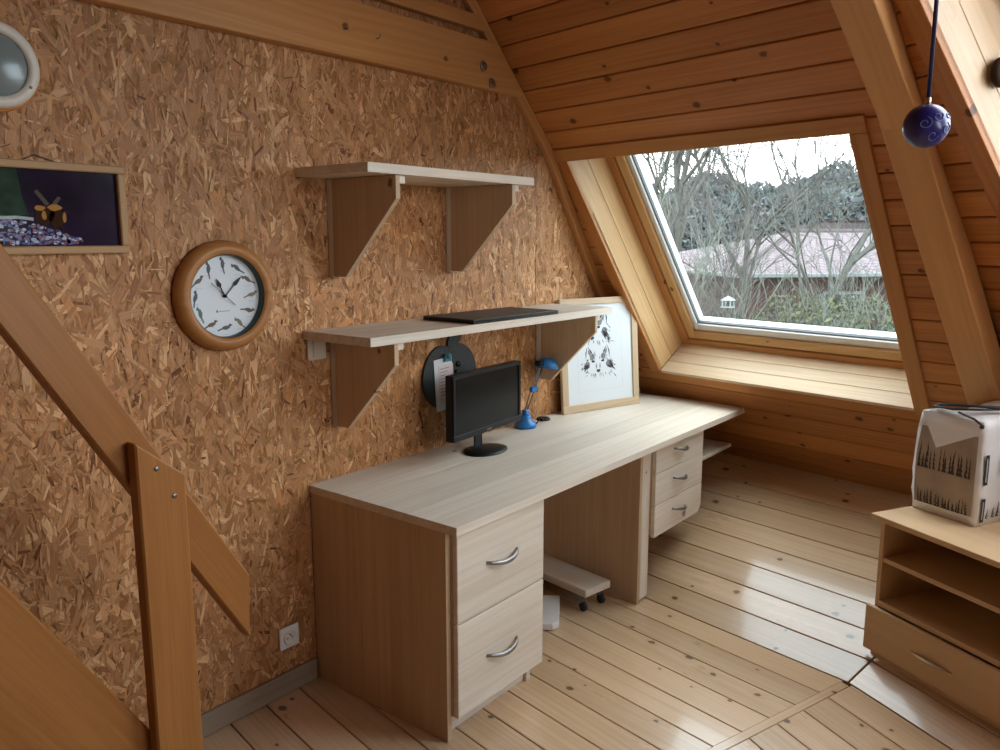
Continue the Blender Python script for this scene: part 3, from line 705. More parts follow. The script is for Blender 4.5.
note = thing('note_paper', NF, 'sheaf of white and pink note papers clipped on the black memo board', 'paper')
box('sheet', (-.055, -.115, .001), (.055, .105, .002), M['paper'], note, NF, 'x', 0)
pk = box('pink_sheet', (-.030, -.085, .0022), (.060, .075, .0030), M['pinkpaper'], note, NF, 'x', 0)
for k in range(9): box('text_line', (-.022, .060 - .014 * k, .0031), (.035 - .012 * (k % 3), .063 - .014 * k, .0034), M['ink_grey'], pk, NF, 'x', 0)
CF = AF @ Matrix.Translation((-.030, .085, .0165))
clip = thing('magnetic_clip', CF, 'small teal magnetic clip holding the notes on the memo board', 'clip')
prism('clip_jaw', [(-.022, -.020), (.022, -.020), (.015, .012), (-.015, .012)], 0, .010, M['teal'], clip, CF, .002)
lathe('clip_grip', [(0, .022), (.010, .020), (.013, .012), (.013, .0105), (0, .0105)], M['teal'], clip, CF @ Matrix.Translation((0, .004, 0)), 14)
for x, y in ((.045, .045), (.060, -.005), (.035, .010)):
    Mg = AF @ Matrix.Translation((x, y, .0125))
    mg = lathe('round_magnet', [(0, .010), (.011, .009), (.013, .006), (.013, 0), (0, 0)], M['black'], None, Mg, 14); tag(mg, 'small round black magnet stuck on the black memo board', 'magnet', 'black magnets on the memo board')

# ------------------------------------------------------------------ switch, socket
sw = thing('light_switch', frame((.001, 1.822, 1.234), (0, 1, 0), (0, 0, 1)), 'square ivory light switch under the end of the long shelf', 'light switch')
SF = frame((.001, 1.822, 1.234), (0, 1, 0), (0, 0, 1))
box('plate', (-.040, -.040, .002), (.040, .040, .012), M['ivory'], sw, SF, 'x', .003); box('rocker', (-.022, -.028, .0122), (.026, .028, .0175), M['ivory'], sw, SF, 'x', .003)
OF = frame((.001, 1.650, .211), (0, 1, 0), (0, 0, 1))
so = thing('wall_socket', OF, 'white wall power socket low on the wall above the skirting', 'socket')
box('plate', (-.041, -.041, .002), (.041, .041, .011), M['white'], so, OF, 'x', .003)
lathe('recess_ring', [(.026, .0115), (.027, .0155), (.023, .0160), (.0215, .0115)], M['white'], so, OF, 28)
well = lathe('recess', [(0, .0112), (.0215, .0114)], M['ivory'], so, OF, 28)
for x in (-.0095, .0095): lathe('pin_hole', [(0, .0122), (.0028, .0122), (.0028, .0118)], M['black'], well, OF @ Matrix.Translation((x, -.003, 0)), 10)
lathe('earth_pin', [(0, .022), (.0022, .021), (.0024, .0118)], M['steel'], well, OF @ Matrix.Translation((0, .010, 0)), 10)

# ------------------------------------------------------------------ bird clock
KF = frame((.004, 1.462, 1.440), (0, 1, 0), (0, 0, 1))
clock = thing('wall_clock', KF, 'round brown wooden wall clock with white bird dial', 'clock')
lathe('rim', [(.150, .0), (.171, .0), (.174, .010), (.171, .026), (.160, .040), (.146, .045), (.136, .041), (.131, .036)], M['clock_wood'], clock, KF, 64)
lathe('inner_rim', [(.1312, .0365), (.1285, .034), (.1275, .010)], M['darkgreen'], clock, KF, 64)
dial = lathe('dial', [(0, .0100), (.1275, .0100)], M['paper'], clock, KF, 64)
def bird_polys(cx, cy, s, rot):
    P = lambda x, y: (cx + (x * math.cos(rot) - y * math.sin(rot)) * s, cy + (x * math.sin(rot) + y * math.cos(rot)) * s)
    body = [P(math.cos(t) * .55, math.sin(t) * .24) for t in [2 * math.pi * k / 12 for k in range(12)]]
    head = [P(.58 + math.cos(t) * .20, .20 + math.sin(t) * .18) for t in [2 * math.pi * k / 10 for k in range(10)]]
    return [body, head, [P(.74, .20), P(1.0, .15), P(.74, .10)], [P(-.45, .08), P(-1.2, -.12), P(-1.15, -.26), P(-.42, -.12)], [P(.0, -.22), P(.05, -.42), P(.09, -.22)]]
bird_cols = [plain('bird_brown', (.14, .11, .08), .7), plain('bird_slate', (.09, .105, .115), .7), plain('bird_green', (.10, .17, .14), .7), plain('bird_tan', (.24, .19, .14), .7)]
rots = [math.pi / 2, 2.4, 2.5, .15, -.3, 2.2, .1, .25, 1.75, 1.2, .5, 1.5]
for k in range(12):
    t = math.pi / 2 - k * math.pi / 6
    ink('bird', bird_polys(.100 * math.cos(t), .100 * math.sin(t), 0.027, rots[k]), bird_cols[[1, 1, 0, 3, 0, 3, 1, 0, 2, 1, 0, 1][k]], dial, KF, .0104)
    ink('bird_name', [[(.100 * math.cos(t) - .011, .100 * math.sin(t) - .0225), (.100 * math.cos(t) + .011, .100 * math.sin(t) - .0225), (.100 * math.cos(t) + .011, .100 * math.sin(t) - .0210), (.100 * math.cos(t) - .011, .100 * math.sin(t) - .0210)]], plain('fine_print', (.5, .52, .53), .7), dial, KF, .0103)
ink('dial_mark', [[(-.028 + .004 * math.cos(a), -.047 + .005 * math.sin(a)) for a in [k * math.pi / 4 for k in range(8)]], [(-.022, -.0485), (.016, -.0485), (.016, -.0465), (-.022, -.0465)]], M['ink_grey'], dial, KF, .0103)
def hand(name, deg, length, w, z, tail=.0, spade=True):
    a = math.radians(90 - deg); F = KF @ Matrix.Rotation(a, 4, 'Z')
    pl = [(-tail, -w / 2), (length * .5, -w / 2), (length * .62, -w * 2.0), (length * .80, -w * 1.2), (length, 0), (length * .80, w * 1.2), (length * .62, w * 2.0), (length * .5, w / 2), (-tail, w / 2)] if spade else [(-tail, -w / 2), (length, -w / 2), (length, w / 2), (-tail, w / 2)]
    prism(name, pl, z, z + .0012, M['black'], clock, F)
hand('hour_hand', 334, .062, .0035, .0135); hand('minute_hand', 46, .088, .003, .0155); hand('second_hand', 132, .045, .0018, .0175, .065, False)
lathe('hand_hub', [(0, .021), (.005, .020), (.006, .011)], M['black'], clock, KF, 14)

# ------------------------------------------------------------------ framed bee photograph
PF = frame((.006, .835, 1.578), (0, 1, 0), (0, 0, 1))
PWD, PHT = .329, .238
pic = thing('framed_photo', frame((.006, 1.0, 1.578), (0, 1, 0), (0, 0, 1)), 'framed dark photograph of a bee on purple flowers', 'picture')
fw2 = .021; x0 = -.16
box('frame_rail', (x0, 0, 0), (PWD, fw2, .020), M['frame_brown'], pic, PF, 'x', .003); box('frame_rail', (x0, PHT - fw2, 0), (PWD, PHT, .020), M['frame_brown'], pic, PF, 'x', .003)
box('frame_rail', (x0, fw2, 0), (x0 + fw2, PHT - fw2, .020), M['frame_brown'], pic, PF, 'y', .003); box('frame_rail', (PWD - fw2, fw2, 0), (PWD, PHT - fw2, .020), M['frame_brown'], pic, PF, 'y', .003)
bgm = plain('photo_dark', (.018, .009, .026), .15, 0, .7, 5, spec=.10)
print_ = box('photo_print', (x0 + fw2, fw2, .002), (PWD - fw2, PHT - fw2, .006), bgm, pic, PF, 'x', 0)
rg = random.Random(4)
def blob(cx, cy, rx, ry, n=12, jit=.15): return [(cx + rx * math.cos(2 * math.pi * k / n) * (1 + rg.uniform(-jit, jit)), cy + ry * math.sin(2 * math.pi * k / n) * (1 + rg.uniform(-jit, jit))) for k in range(n)]
ink('green_blur', [[(x0 + fw2, .09), (.075, .10), (.062, .15), (.055, PHT - fw2), (x0 + fw2, PHT - fw2)]], plain('photo_green', (.022, .045, .028), .6, 0, .4, 30, spec=.1), print_, PF, .0063)
cols = [plain('petal_blue', (.035, .05, .20), .25), plain('petal_violet', (.10, .055, .22), .25), plain('petal_white', (.35, .38, .50), .25), plain('petal_red', (.16, .03, .06), .25)]
groups = {0: [], 1: [], 2: [], 3: []}
for k in range(420):
    x = rg.uniform(x0 + fw2 + .006, .20); y = fw2 + .005 + rg.random() * (.062 - max(0, x - .05) * .32)
    groups[rg.choice((0, 0, 0, 0, 1, 1, 1, 2, 3))].append(blob(x, y, rg.uniform(.003, .008), rg.uniform(.002, .005), 7, .3))
for k, g_ in groups.items(): ink('petals', g_, cols[k], print_, PF, .0066 + .0001 * k)
ink('bee_body', [blob(.112, .104, .025, .026), blob(.142, .094, .019, .026)], plain('bee_dark', (.045, .020, .008), .7, spec=.05), print_, PF, .0071)
ink('bee_wing', [[(.118, .125), (.092, .160), (.100, .166), (.128, .130)], [(.132, .128), (.150, .150), (.158, .146), (.142, .124)]], plain('bee_wing', (.10, .085, .07), .7, spec=.05), print_, PF, .0070)
ink('bee_leg', [[(.150, .078), (.158, .052), (.161, .053), (.154, .080)], [(.132, .072), (.136, .046), (.139, .047), (.137, .073)], [(.112, .080), (.104, .060), (.107, .059), (.116, .080)], [(.160, .108), (.178, .112), (.178, .110), (.160, .104)]], plain('bee_leg', (.05, .022, .01), .7, spec=.05), print_, PF, .0072)
ink('bee_fur', [blob(.140, .121, .019, .008), blob(.103, .119, .013, .007), blob(.163, .096, .005, .015), blob(.112, .100, .006, .012)], plain('bee_fur', (.40, .20, .06), .7, spec=.05), print_, PF, .0072)
ink('stem', [[(x0 + fw2, .083), (.05, .090), (.085, .086), (.085, .094), (.05, .098), (x0 + fw2, .093)]], plain('photo_stem', (.24, .33, .28), .3), print_, PF, .0069)
tube('hanging_cord', [(.008, .905, 1.816), (.006, .94, 1.832), (.008, .99, 1.816)], .0012, M['rubber'], pic, I4, 5)

# ------------------------------------------------------------------ round wall lamp
RF = frame((.003, .858, 2.040), (0, 1, 0), (0, 0, 1))
rl = thing('round_wall_lamp', RF, 'round cream bulkhead lamp with grey glass at the top of the wall', 'lamp')
lathe('backing_disc', [(0, .0), (.112, .0), (.112, .010), (.105, .012), (0, .012)], M['pine'], rl, RF, 48)
lathe('rim', [(.104, .0125), (.104, .026), (.098, .032), (.080, .034), (.076, .026)], M['ivory'], rl, RF, 48)
lathe('glass', [(.077, .024), (.055, .030), (.025, .034), (0, .035)], M['greyglass'], rl, RF, 40)
for k in range(3):
    a = math.radians(-32 + 120 * k); lathe('screw', [(0, .0355), (.0035, .0355), (.004, .032)], M['darksteel'], rl, RF @ Matrix.Translation((.089 * math.cos(a), .089 * math.sin(a), 0)), 10)

# ------------------------------------------------------------------ stair with handrail
XS = .60
stair = thing('stair_rail', Matrix.Translation((XS, .88, 0)), 'brown wooden stair handrail board with post and sloping stringer', 'stair')
SFM = frame((XS, 0, 0), (0, 1, 0), (0, 0, 1))          # local z = +x, to the viewer
def sloped(name, poly, z0, z1, mat=M['oak'], par=None, b_=.004):
    # grain along the slope
    d = Vector((poly[1][0] - poly[0][0], poly[1][1] - poly[0][1])); a = math.atan2(d.y, d.x); c = Vector(poly[0])
    R = Matrix.Translation((c.x, c.y, 0)) @ Matrix.Rotation(a, 4, 'Z'); inv = R.inverted()
    pl = [inv @ Vector((p[0], p[1], 0)) for p in poly]
    return prism(name, [(p.x, p.y) for p in pl], z0, z1, mat, par or stair, SFM @ R, b_)
sl = -1.675
rz = lambda y, z0: z0 + sl * (y - .62)
sloped('handrail', [(-.20, rz(-.20, 1.432)), (1.104, rz(1.104, 1.432)), (1.112, rz(1.112, 1.612)), (-.20, rz(-.20, 1.612))], -.045, 0.0)
post = prism('post', [(-.005, -.055), (1.092, -.055), (1.185, .055), (-.005, .055)], .0005, .040, M['oak'], stair, frame((XS, .880, .006), (0, 0, 1), (0, -1, 0)) , .004)
post.matrix_basis = WM[stair.name].inverted() @ frame((XS, .880, .006), (0, 0, 1), (0, -1, 0)); 
for y, z in ((.868, 1.125), (.905, 1.055)):
    lathe('screw', [(0, .0015), (.005, .0012), (.006, 0)], M['darksteel'], post, frame((XS + .0402, y, z), (0, 1, 0), (0, 0, 1)), 12)
slz = lambda y, z0: z0 + sl * (y - .559)
sloped('stringer', [(-.30, slz(-.30, .42)), (.809, slz(.809, .42)), (.862, .002), (1.13, .002), (-.30, slz(-.30, .97))], -.045, -.001)

# ------------------------------------------------------------------ dolly, router under the desk
dlM = frame((.36, 3.02, 0), Vector((.411, -.20, 0)).normalized(), (0, 1, 0))
e1 = (Vector((.525, 2.864, 0)) - Vector((.118, 2.955, 0))).normalized()
DLF = frame((.10, 2.962, 0), (1, -.17, 0), (.17, 1, 0))
dolly = thing('computer_dolly', DLF, 'low pale wooden dolly on small casters under the desk', 'dolly')
box('platform', (0, -.072, .078), (.44, .094, .112), M['spruce'], dolly, DLF, 'x', .003)
for x in (.045, .395):
    for y in (-.048, .070):
        cs = box('caster_fork', (x - .012, y - .014, .040), (x + .012, y + .014, .0775), M['darksteel'], dolly, DLF, 'x', .003)
        lathe('wheel', [(0, -.009), (.018, -.009), (.021, -.006), (.021, .006), (.018, .009), (0, .009)], M['rubber'], cs, DLF @ Matrix.Translation((x + .012, y, .0215)) @ Matrix.Rotation(math.pi / 2, 4, 'X'), 18)
RTF = frame((.385, 2.685, 0), Vector((.163, -.246, 0)).normalized(), Vector((.246, .163, 0)).normalized())
rt = thing('router', RTF, 'white plastic router box lying on the floor under the desk', 'router')
prism('housing', [(-.15, -.075), (.095, -.075), (.125, -.045), (.125, .050), (.10, .075), (-.15, .075)], .004, .034, M['white'], rt, RTF, .003)
for x in (-.12, .08):
    for y in (-.05, .05): box('foot', (x, y, .0005), (x + .012, y + .012, .0042), M['rubber'], rt, RTF)
box('port', (.1252, -.02, .012), (.1262, .0, .022), M['black'], rt, RTF)

# ------------------------------------------------------------------ low cabinet and bag at the right
CB = frame((1.602, 3.114, 0), UB, VB)
cab = thing('low_cabinet', CB, 'low beech cabinet with two open shelves over a wide drawer', 'cabinet')
CWID, CDEP, CTOP = .95, .50, .612
def rampz(d): return max(0.0, (d + .146) * math.tan(RAMP)) + .001
def side(x0, name='side_panel'):
    F = CB @ frame((x0, 0, 0), (0, 0, 1), (0, 1, 0))
    return prism(name, [(rampz(.012), .012), (rampz(CDEP), CDEP), (.590, CDEP), (.590, .012)], -.018, 0, M['beech'], cab, F, .001)
side(.0005); side(CWID - .02)
box('cabinet_top', (-.028, -.012, .591), (CWID + .008, CDEP + .01, CTOP), M['beech'], cab, CB, 'x', .002)
box('shelf', (.019, .016, .432), (CWID - .04, CDEP - .02, .450), M['beech'], cab, CB, 'x', .001)
box('shelf', (.019, .006, .262), (CWID - .04, CDEP - .02, .282), M['beech'], cab, CB, 'x', .001)
box('back_panel', (.019, CDEP - .014, .262), (CWID - .04, CDEP - .004, .590), M['beech'], cab, CB, 'x', .001)
df = box('drawer_front', (-.016, -.014, .085), (CWID - .01, .004, .258), M['beech'], cab, CB, 'x', .002)
hp = [(.19 + .17 * k / 10, -.0145 - .012 * math.sin(math.pi * k / 10), .168) for k in range(11)]
bm = bmesh.new(); tube_bm(bm, hp, lambda t: .0012 + .0115 * math.sin(math.pi * t), 8, .55)
mesh_ob('handle', bm_mesh(bm), plain('gold_beige_handle', (.55, .42, .26), .35, .3), CB, df, True)
box('plinth', (.0, .010, .0), (CWID - .03, .026, .083), M['beech'], cab, CB @ Matrix.Translation((0, 0, .058)) if False else CB, 'x', .001)

# bag: soft box
BGF = CB @ Matrix.Translation((.095, .355, CTOP + .001)) @ Matrix.Rotation(math.radians(4), 4, 'Z')
bag = thing('packed_bag', BGF, 'white printed film bag packed square with a dark strap, standing on the low cabinet', 'bag')
bw, bd, bh = .126, .165, .385
def bag_pt(x, y, z):                                     # x,y in -1..1, z in 0..1 -> soft shape
    k = 1 - .10 * max(0, z - .55) ** 1.2 * 1.6 - .02 * max(0, .12 - z) / .12
    bul = 1 + .035 * math.sin(math.pi * min(1, z * 1.05))
    sag = .012 * math.sin(3 * x + 2 * y) * z
    return Vector((x * bw * k * bul, y * bd * k * bul, z * bh + (sag - .02 * (abs(x) ** 2) * z if z > .9 else 0)))
bm = bmesh.new(); Ng = 8; Nz = 10; ringv = []
per = [(-1 + 2 * i / Ng, -1) for i in range(Ng)] + [(1, -1 + 2 * i / Ng) for i in range(Ng)] + [(1 - 2 * i / Ng, 1) for i in range(Ng)] + [(-1, 1 - 2 * i / Ng) for i in range(Ng)]
rgb = random.Random(2)
for j in range(Nz + 1):
    z = j / Nz; row = []
    for (x, y) in per:
        p = bag_pt(x, y, z)
        if 0 < j < Nz: p += Vector((rgb.uniform(-.003, .003), rgb.uniform(-.004, .004), 0))
        row.append(bm.verts.new(p))
    ringv.append(row)
for a, b_ in zip(ringv, ringv[1:]):
    for k in range(len(per)): bm.faces.new((a[k], a[(k + 1) % len(per)], b_[(k + 1) % len(per)], b_[k]))
bm.faces.new(ringv[0][::-1])
grid = {}
for i in range(Ng + 1):
    for j in range(Ng + 1):
        x, y = -1 + 2 * i / Ng, -1 + 2 * j / Ng
        if i in (0, Ng) or j in (0, Ng):
            idx = per.index(min(per, key=lambda q: (q[0] - x) ** 2 + (q[1] - y) ** 2)); grid[i, j] = ringv[-1][idx]
        else:
            p = bag_pt(x, y, 1.0); p.z += .012 * (1 - abs(x)) + rgb.uniform(-.003, .003); grid[i, j] = bm.verts.new(p)
for i in range(Ng):
    for j in range(Ng): bm.faces.new((grid[i, j], grid[i + 1, j], grid[i + 1, j + 1], grid[i, j + 1]))
film = mesh_ob('film', bm_mesh(bm), M['bag'], BGF, bag, True)
# beige patch on the front, print on the front and right side, just proud of the film
def on_face(face, a, z, off=.006):
    if face == 'front': p = bag_pt(a, -1, z); p.y -= off
    else: p = bag_pt(1, a, z); p.x += off
    return p
def patch(name, face, a0, a1, z0, z1, mat, na=8, nz=8, off=.0055, cut=None):
    bm = bmesh.new(); g_ = [[bm.verts.new(on_face(face, a0 + (a1 - a0) * i / na, z0 + (z1 - z0) * j / nz, off)) for j in range(nz + 1)] for i in range(na + 1)]
    for i in range(na):
        for j in range(nz): bm.faces.new((g_[i][j], g_[i + 1][j], g_[i + 1][j + 1], g_[i][j + 1]))
    return mesh_ob(name, bm_mesh(bm), mat, BGF, film, True)
patch('beige_patch', 'front', -.88, .88, .09, .84, M['bag_tan'])  # beige patch over most of the front face
flap = bmesh.new()
fv = [flap.verts.new(on_face('front', a, z, o_)) for a, z, o_ in ((-.99, 1.0, .004), (.99, 1.0, .004), (.92, .86, .009), (-.28, .66, .014), (-.80, .90, .009))]
flap.faces.new(fv); mesh_ob('folded_flap', bm_mesh(flap), M['bag'], BGF, film)
def sprigs(face, a0, a1, n, zb, hmin, hmax, seed, off=.0066):
    r_ = random.Random(seed); bm = bmesh.new()
    for k in range(n):
        a = a0 + (a1 - a0) * (k + r_.uniform(.2, .8)) / n; h = r_.uniform(hmin, hmax); w = r_.uniform(.03, .065); lean_ = r_.uniform(-.05, .05)
        for m_ in range(4):
            zz = zb + h * m_ / 4; ww = w * (1 - m_ / 5)
            bm.faces.new([bm.verts.new(on_face(face, a - ww, zz, off)), bm.verts.new(on_face(face, a + ww, zz, off)), bm.verts.new(on_face(face, a + lean_ + r_.uniform(-.03, .03), zz + h * .42, off))])
    o = mesh_ob('sprig_print', bm_mesh(bm), M['bag_print'], BGF, film); o['kind'] = 'stuff'
    return o
sprigs('front', -.80, .78, 14, .44, .12, .24, 1); sprigs('front', -.82, .80, 15, .09, .07, .14, 2)
sprigs('right', -.45, .9, 8, .50, .10, .20, 3); sprigs('right', -.75, .9, 11, .07, .08, .14, 4)
for z0, z1 in ((.40, .68), (.04, .27)):
    pt = patch('label_bar', 'right', -.93, -.80, z0, z1, M['strap'], 2, 6, .0062)
    patch('label_text', 'right', -.885, -.845, z0 + .03, z1 - .03, plain('label_lettering', (.45, .45, .45), .6), 1, 6, .0068)
strap_pts = [(-.09, -.12, .396), (-.05, -.15, .410), (.02, -.13, .416), (.09, -.06, .416), (.12, .02, .408)]
tube('strap', strap_pts, .0085, M['strap'], bag, BGF, 8, .6)
tube('strap', [(-.09, -.12, .396), (-.07, -.158, .400), (0, -.160, .402), (.07, -.105, .408), (.12, .02, .408)], .007, M['strap'], bag, BGF, 8, .6)
tube('cord', [(.02, -.155, .394), (.09, -.172, .384), (.118, -.174, .370)], .004, M['strap'], bag, BGF, 6)
lathe('cord_stop', [(0, .008), (.006, .007), (.008, 0), (.006, -.007), (0, -.008)], M['strap'], bag, BGF @ Matrix.Translation((.120, -.174, .364)), 12)

# ------------------------------------------------------------------ hanging bauble and dark round knob
bp_ = pix(926, 126, 1.9); br_ = .0505
BF = Matrix.Translation(bp_)
bau = thing('glass_bauble', BF, 'dark blue glass bauble with painted swirls hanging on a navy ribbon', 'ornament')
ball = lathe('ball', [(0 if abs(a) == 90 else br_ * math.cos(math.radians(a)), br_ * math.sin(math.radians(a))) for a in range(-90, 91, 10)], M['bauble'], bau, BF, 36)
def swirl(cx, cz, r0, turns, n=26):
    P = []
    for k in range(n):
        t = k / (n - 1); a = t * turns * 2 * math.pi; r = r0 * (.25 + .75 * t)
        d = Vector((-FW.x, -FW.y, 0)).normalized() ; s = RT
        x, z = cx + r * math.cos(a), cz + r * math.sin(a); y = math.sqrt(max(.02, 1 - x * x - z * z))
        P.append(bp_ + (s * x + ZV * z + d * y) * (br_ * 1.012))
    return P
for c in ((.05, .30, .26, 1.1), (-.48, .02, .28, 1.2), (.50, -.20, .26, 1.2), (-.08, -.52, .25, 1.0), (.62, .40, .18, 1.0)):
    tube('painted_swirl', swirl(*c), .0012, M['bauble_line'], ball, I4, 5)
lathe('cap', [(0, br_ + .014), (.006, br_ + .013), (.0065, br_ - .002), (0, br_ - .002)], M['gold'], bau, BF, 14)
vb_ = bp_.dot(VA); zroof = min(wall_prof(vb_), CEIL)
tube('ribbon', [bp_ + ZV * (br_ + .013), Vector((bp_.x, bp_.y, zroof - .004))], .0062, M['ribbon'], bau, I4, 8, .8)
kn_c = FB @ Vector((OB[0] + .001, .02, -.09))
kx = FB.to_3x3().col[0]; ky = FB.to_3x3().col[1]
knb = FB @ Matrix.Translation((OB[0] + .0005, .0, -.135)) @ Matrix.Rotation(math.pi / 2, 4, 'Y')
knob = thing('round_peg', knb, 'dark round wooden peg on the pale reveal of the right window', 'peg')
lathe('peg_head', [(0, .034), (.034, .032), (.044, .024), (.044, .014), (.022, .010)], M['knob'], knob, knb, 28)
lathe('peg_shaft', [(.014, .012), (.014, .0), (0, 0)], M['knob'], knob, knb, 16)

# ------------------------------------------------------------------ outside
GZ = -2.3
grass = plain('lawn', (.032, .046, .022), .9, 0, .4, 2)
gr = prism('ground', [(-70, 6), (120, 6), (120, 190), (-70, 190)], GZ - .3, GZ, grass); tag(gr, 'green lawn outside below the window', kind='structure')
bark = plain('grey_bark', (.075, .072, .062), .9, 0, .3, 6)
bark_pale = plain('lichen_twigs', (.105, .110, .088), .9, 0, .3, 4)
bark_brown = plain('brown_twigs', (.072, .060, .052), .9, 0, .3, 4)
far_green = plain('hazed_evergreen', (.070, .086, .084), .9, 0, .35, .6)  # distance haze mixed into the green of the far trees
far_grey = plain('hazed_bare_wood', (.100, .108, .110), .9, 0, .30, .6)  # paled by painted distance haze, for far bare trees and hill
def bare_tree(base, height, spread, seed, levels, mat, name, label, group, lean=(0, 0), r0=.10, kids=4, cat='tree', first=.35, upb=.25):
    rg = random.Random(seed); V_, F_ = [], []
    TV, TF = [], []
    def seg_tube(vs, fs, pts, r1, r2):
        n = 4 if r1 > .02 else 3
        off = len(vs)
        for i, p in enumerate(pts):
            d = (pts[min(i + 1, len(pts) - 1)] - pts[max(i - 1, 0)]).normalized(); a = d.orthogonal().normalized(); b_ = d.cross(a); r = r1 + (r2 - r1) * i / (len(pts) - 1)
            for k in range(n): vs.append(p + a * (r * math.cos(2 * math.pi * k / n)) + b_ * (r * math.sin(2 * math.pi * k / n)))
        for i in range(len(pts) - 1):
            for k in range(n): fs.append((off + i * n + k, off + i * n + (k + 1) % n, off + (i + 1) * n + (k + 1) % n, off + (i + 1) * n + k))
    def grow(p, d, length, r, lv):
        pts = [p.copy()]; q = p.copy(); dd = d.copy(); ns = 4
        for i in range(ns):
            dd = (dd + Vector((rg.uniform(-.22, .22), rg.uniform(-.22, .22), rg.uniform(-.12, .16)))).normalized(); q = q + dd * (length / ns); pts.append(q.copy())
        seg_tube(TV if lv == levels else V_, TF if lv == levels else F_, pts, r, r * .55)
        if lv <= 0: return
        for k in range(kids + (1 if lv == levels else 0)):
            t = rg.uniform(first, 1.0); i = min(int(t * ns), ns - 1); bp = pts[i] + (pts[i + 1] - pts[i]) * (t * ns - i)
            a = rg.uniform(0, 2 * math.pi); side_ = dd.orthogonal().normalized(); side_ = Matrix.Rotation(a, 3, dd) @ side_
            nd = (dd * rg.uniform(.4, .9) + side_ * spread * rg.uniform(.6, 1.1) + ZV * upb).normalized()
            grow(bp, nd, length * rg.uniform(.50, .80), max(r * rg.uniform(.40, .62), .0045), lv - 1)
    B = Vector(base); d0 = Vector((lean[0], lean[1], 1)).normalized()
    grow(B, d0, height * .48, r0, levels)
    root = thing(name, Matrix.Translation(B), label, cat, group)
    for nm, vs, fs in (('trunk', TV, TF), ('branches', V_, F_)):
        me = bpy.data.meshes.new(nm); me.from_pydata([tuple(v - B) for v in vs], [], fs); me.update()
        o = mesh_ob(nm, me, mat, Matrix.Translation(B), root)
        if nm == 'branches': o['kind'] = 'stuff'
    return root
def ground_at(px, depth):
    p = pix(px, 238, depth); return Vector((p.x, p.y, GZ))
bare_tree(ground_at(663, 15), 9.5, .75, 11, 5, bark, 'bare_tree', 'tall bare tree with a forked trunk behind the window\'s left side', 'bare trees beyond the window', (-.05, .02), .115, 4, 'tree', .45)
bare_tree(ground_at(727, 17), 10.5, .80, 23, 5, bark, 'bare_tree', 'tall bare tree with mossy crooked branches above the pink roof', 'bare trees beyond the window', (.02, 0), .085, 4, 'tree', .45)
bare_tree(ground_at(755, 13.5), 9.5, .70, 5, 5, bark, 'bare_tree', 'bare tree leaning to the right across the sky', 'bare trees beyond the window', (.34, .22), .085, 4, 'tree', .45)
bare_tree(ground_at(845, 22), 10.0, .75, 31, 5, bark_brown, 'bare_tree', 'thin brownish bare tree near the right edge of the pane', 'bare trees beyond the window', (-.05, 0), .07, 4, 'tree', .45)
shrub_label = ('many-stemmed bare shrub with brownish twigs before the pink-roofed house', 'many-stemmed bare shrub with pale lichen-grey twigs before the pink-roofed house')
for i, (px_, dp, h, sd_) in enumerate(((690, 11, 3.6, 41), (722, 11.5, 5.2, 42), (752, 12, 5.8, 43), (783, 11, 4.8, 44), (812, 12.5, 4.2, 45), (842, 11, 3.6, 46), (868, 12, 3.8, 47), (893, 11, 3.4, 48), (665, 12.5, 4.4, 49), (918, 12, 3.8, 50))):
    bare_tree(ground_at(px_, dp), h, .62, sd_, 4, bark_pale if i % 2 else bark_brown, 'bare_shrub', shrub_label[i % 2], 'bare shrubs beyond the window', (random.uniform(-.15, .15), random.uniform(-.1, .1)), .032, 4, 'shrub', .12, .35)
# clipped hedge under the window
def leaf_cloud(name, center, size, n, leaf, mat, parent, seed, flat=False):
    rng = np.random.default_rng(seed)
    p = rng.normal(size=(n, 3)); p /= np.linalg.norm(p, axis=1)[:, None]
    p *= (rng.uniform(.55, 1, (n, 1)) ** .5)
    if flat: p = rng.uniform(-1, 1, (n, 3))
    p = p * np.array(size) / 2 + np.array(center)
    d1 = rng.normal(size=(n, 3)); d1 /= np.linalg.norm(d1, axis=1)[:, None]; d2 = np.cross(d1, rng.normal(size=(n, 3))); d2 /= np.linalg.norm(d2, axis=1)[:, None]
    L_ = leaf * rng.uniform(.6, 1.4, (n, 1))
    co = np.stack([p - d1 * L_, p + d2 * L_ * .5, p + d1 * L_, p - d2 * L_ * .5], 1).reshape(-1, 3)
    me = bpy.data.meshes.new(name); me.from_pydata(co.tolist(), [], np.arange(n * 4).reshape(-1, 4).tolist()); me.update()
    if mat: me.materials.append(mat)
    return me
hedge_mat = plain('hedge_leaves', (.028, .050, .030), .8, 0, .5, 5)
ha, hb = ground_at(640, 13), ground_at(960, 10.5)
hm = (ha + hb) / 2; hd = (hb - ha)
HGF = frame(hm, hd, ZV.cross(hd))
hedge = thing('hedge', HGF, 'low clipped green hedge just beyond the window sill', 'hedge')
hl = hd.length; hh = 2.72
me = leaf_cloud('leaves', (0, 0, hh / 2), (hl, .9, hh), 9000, .06, hedge_mat, None, 3, True)
o = mesh_ob('leaves', me, hedge_mat, HGF, hedge); o['kind'] = 'stuff'
box('hedge_core', (-hl / 2, -.35, .0), (hl / 2, .35, hh - .08), hedge_mat, hedge, HGF, 'x', .05)
bright_shrub = plain('yellow_green_leaves', (.085, .090, .042), .8, 0, .4, 5)
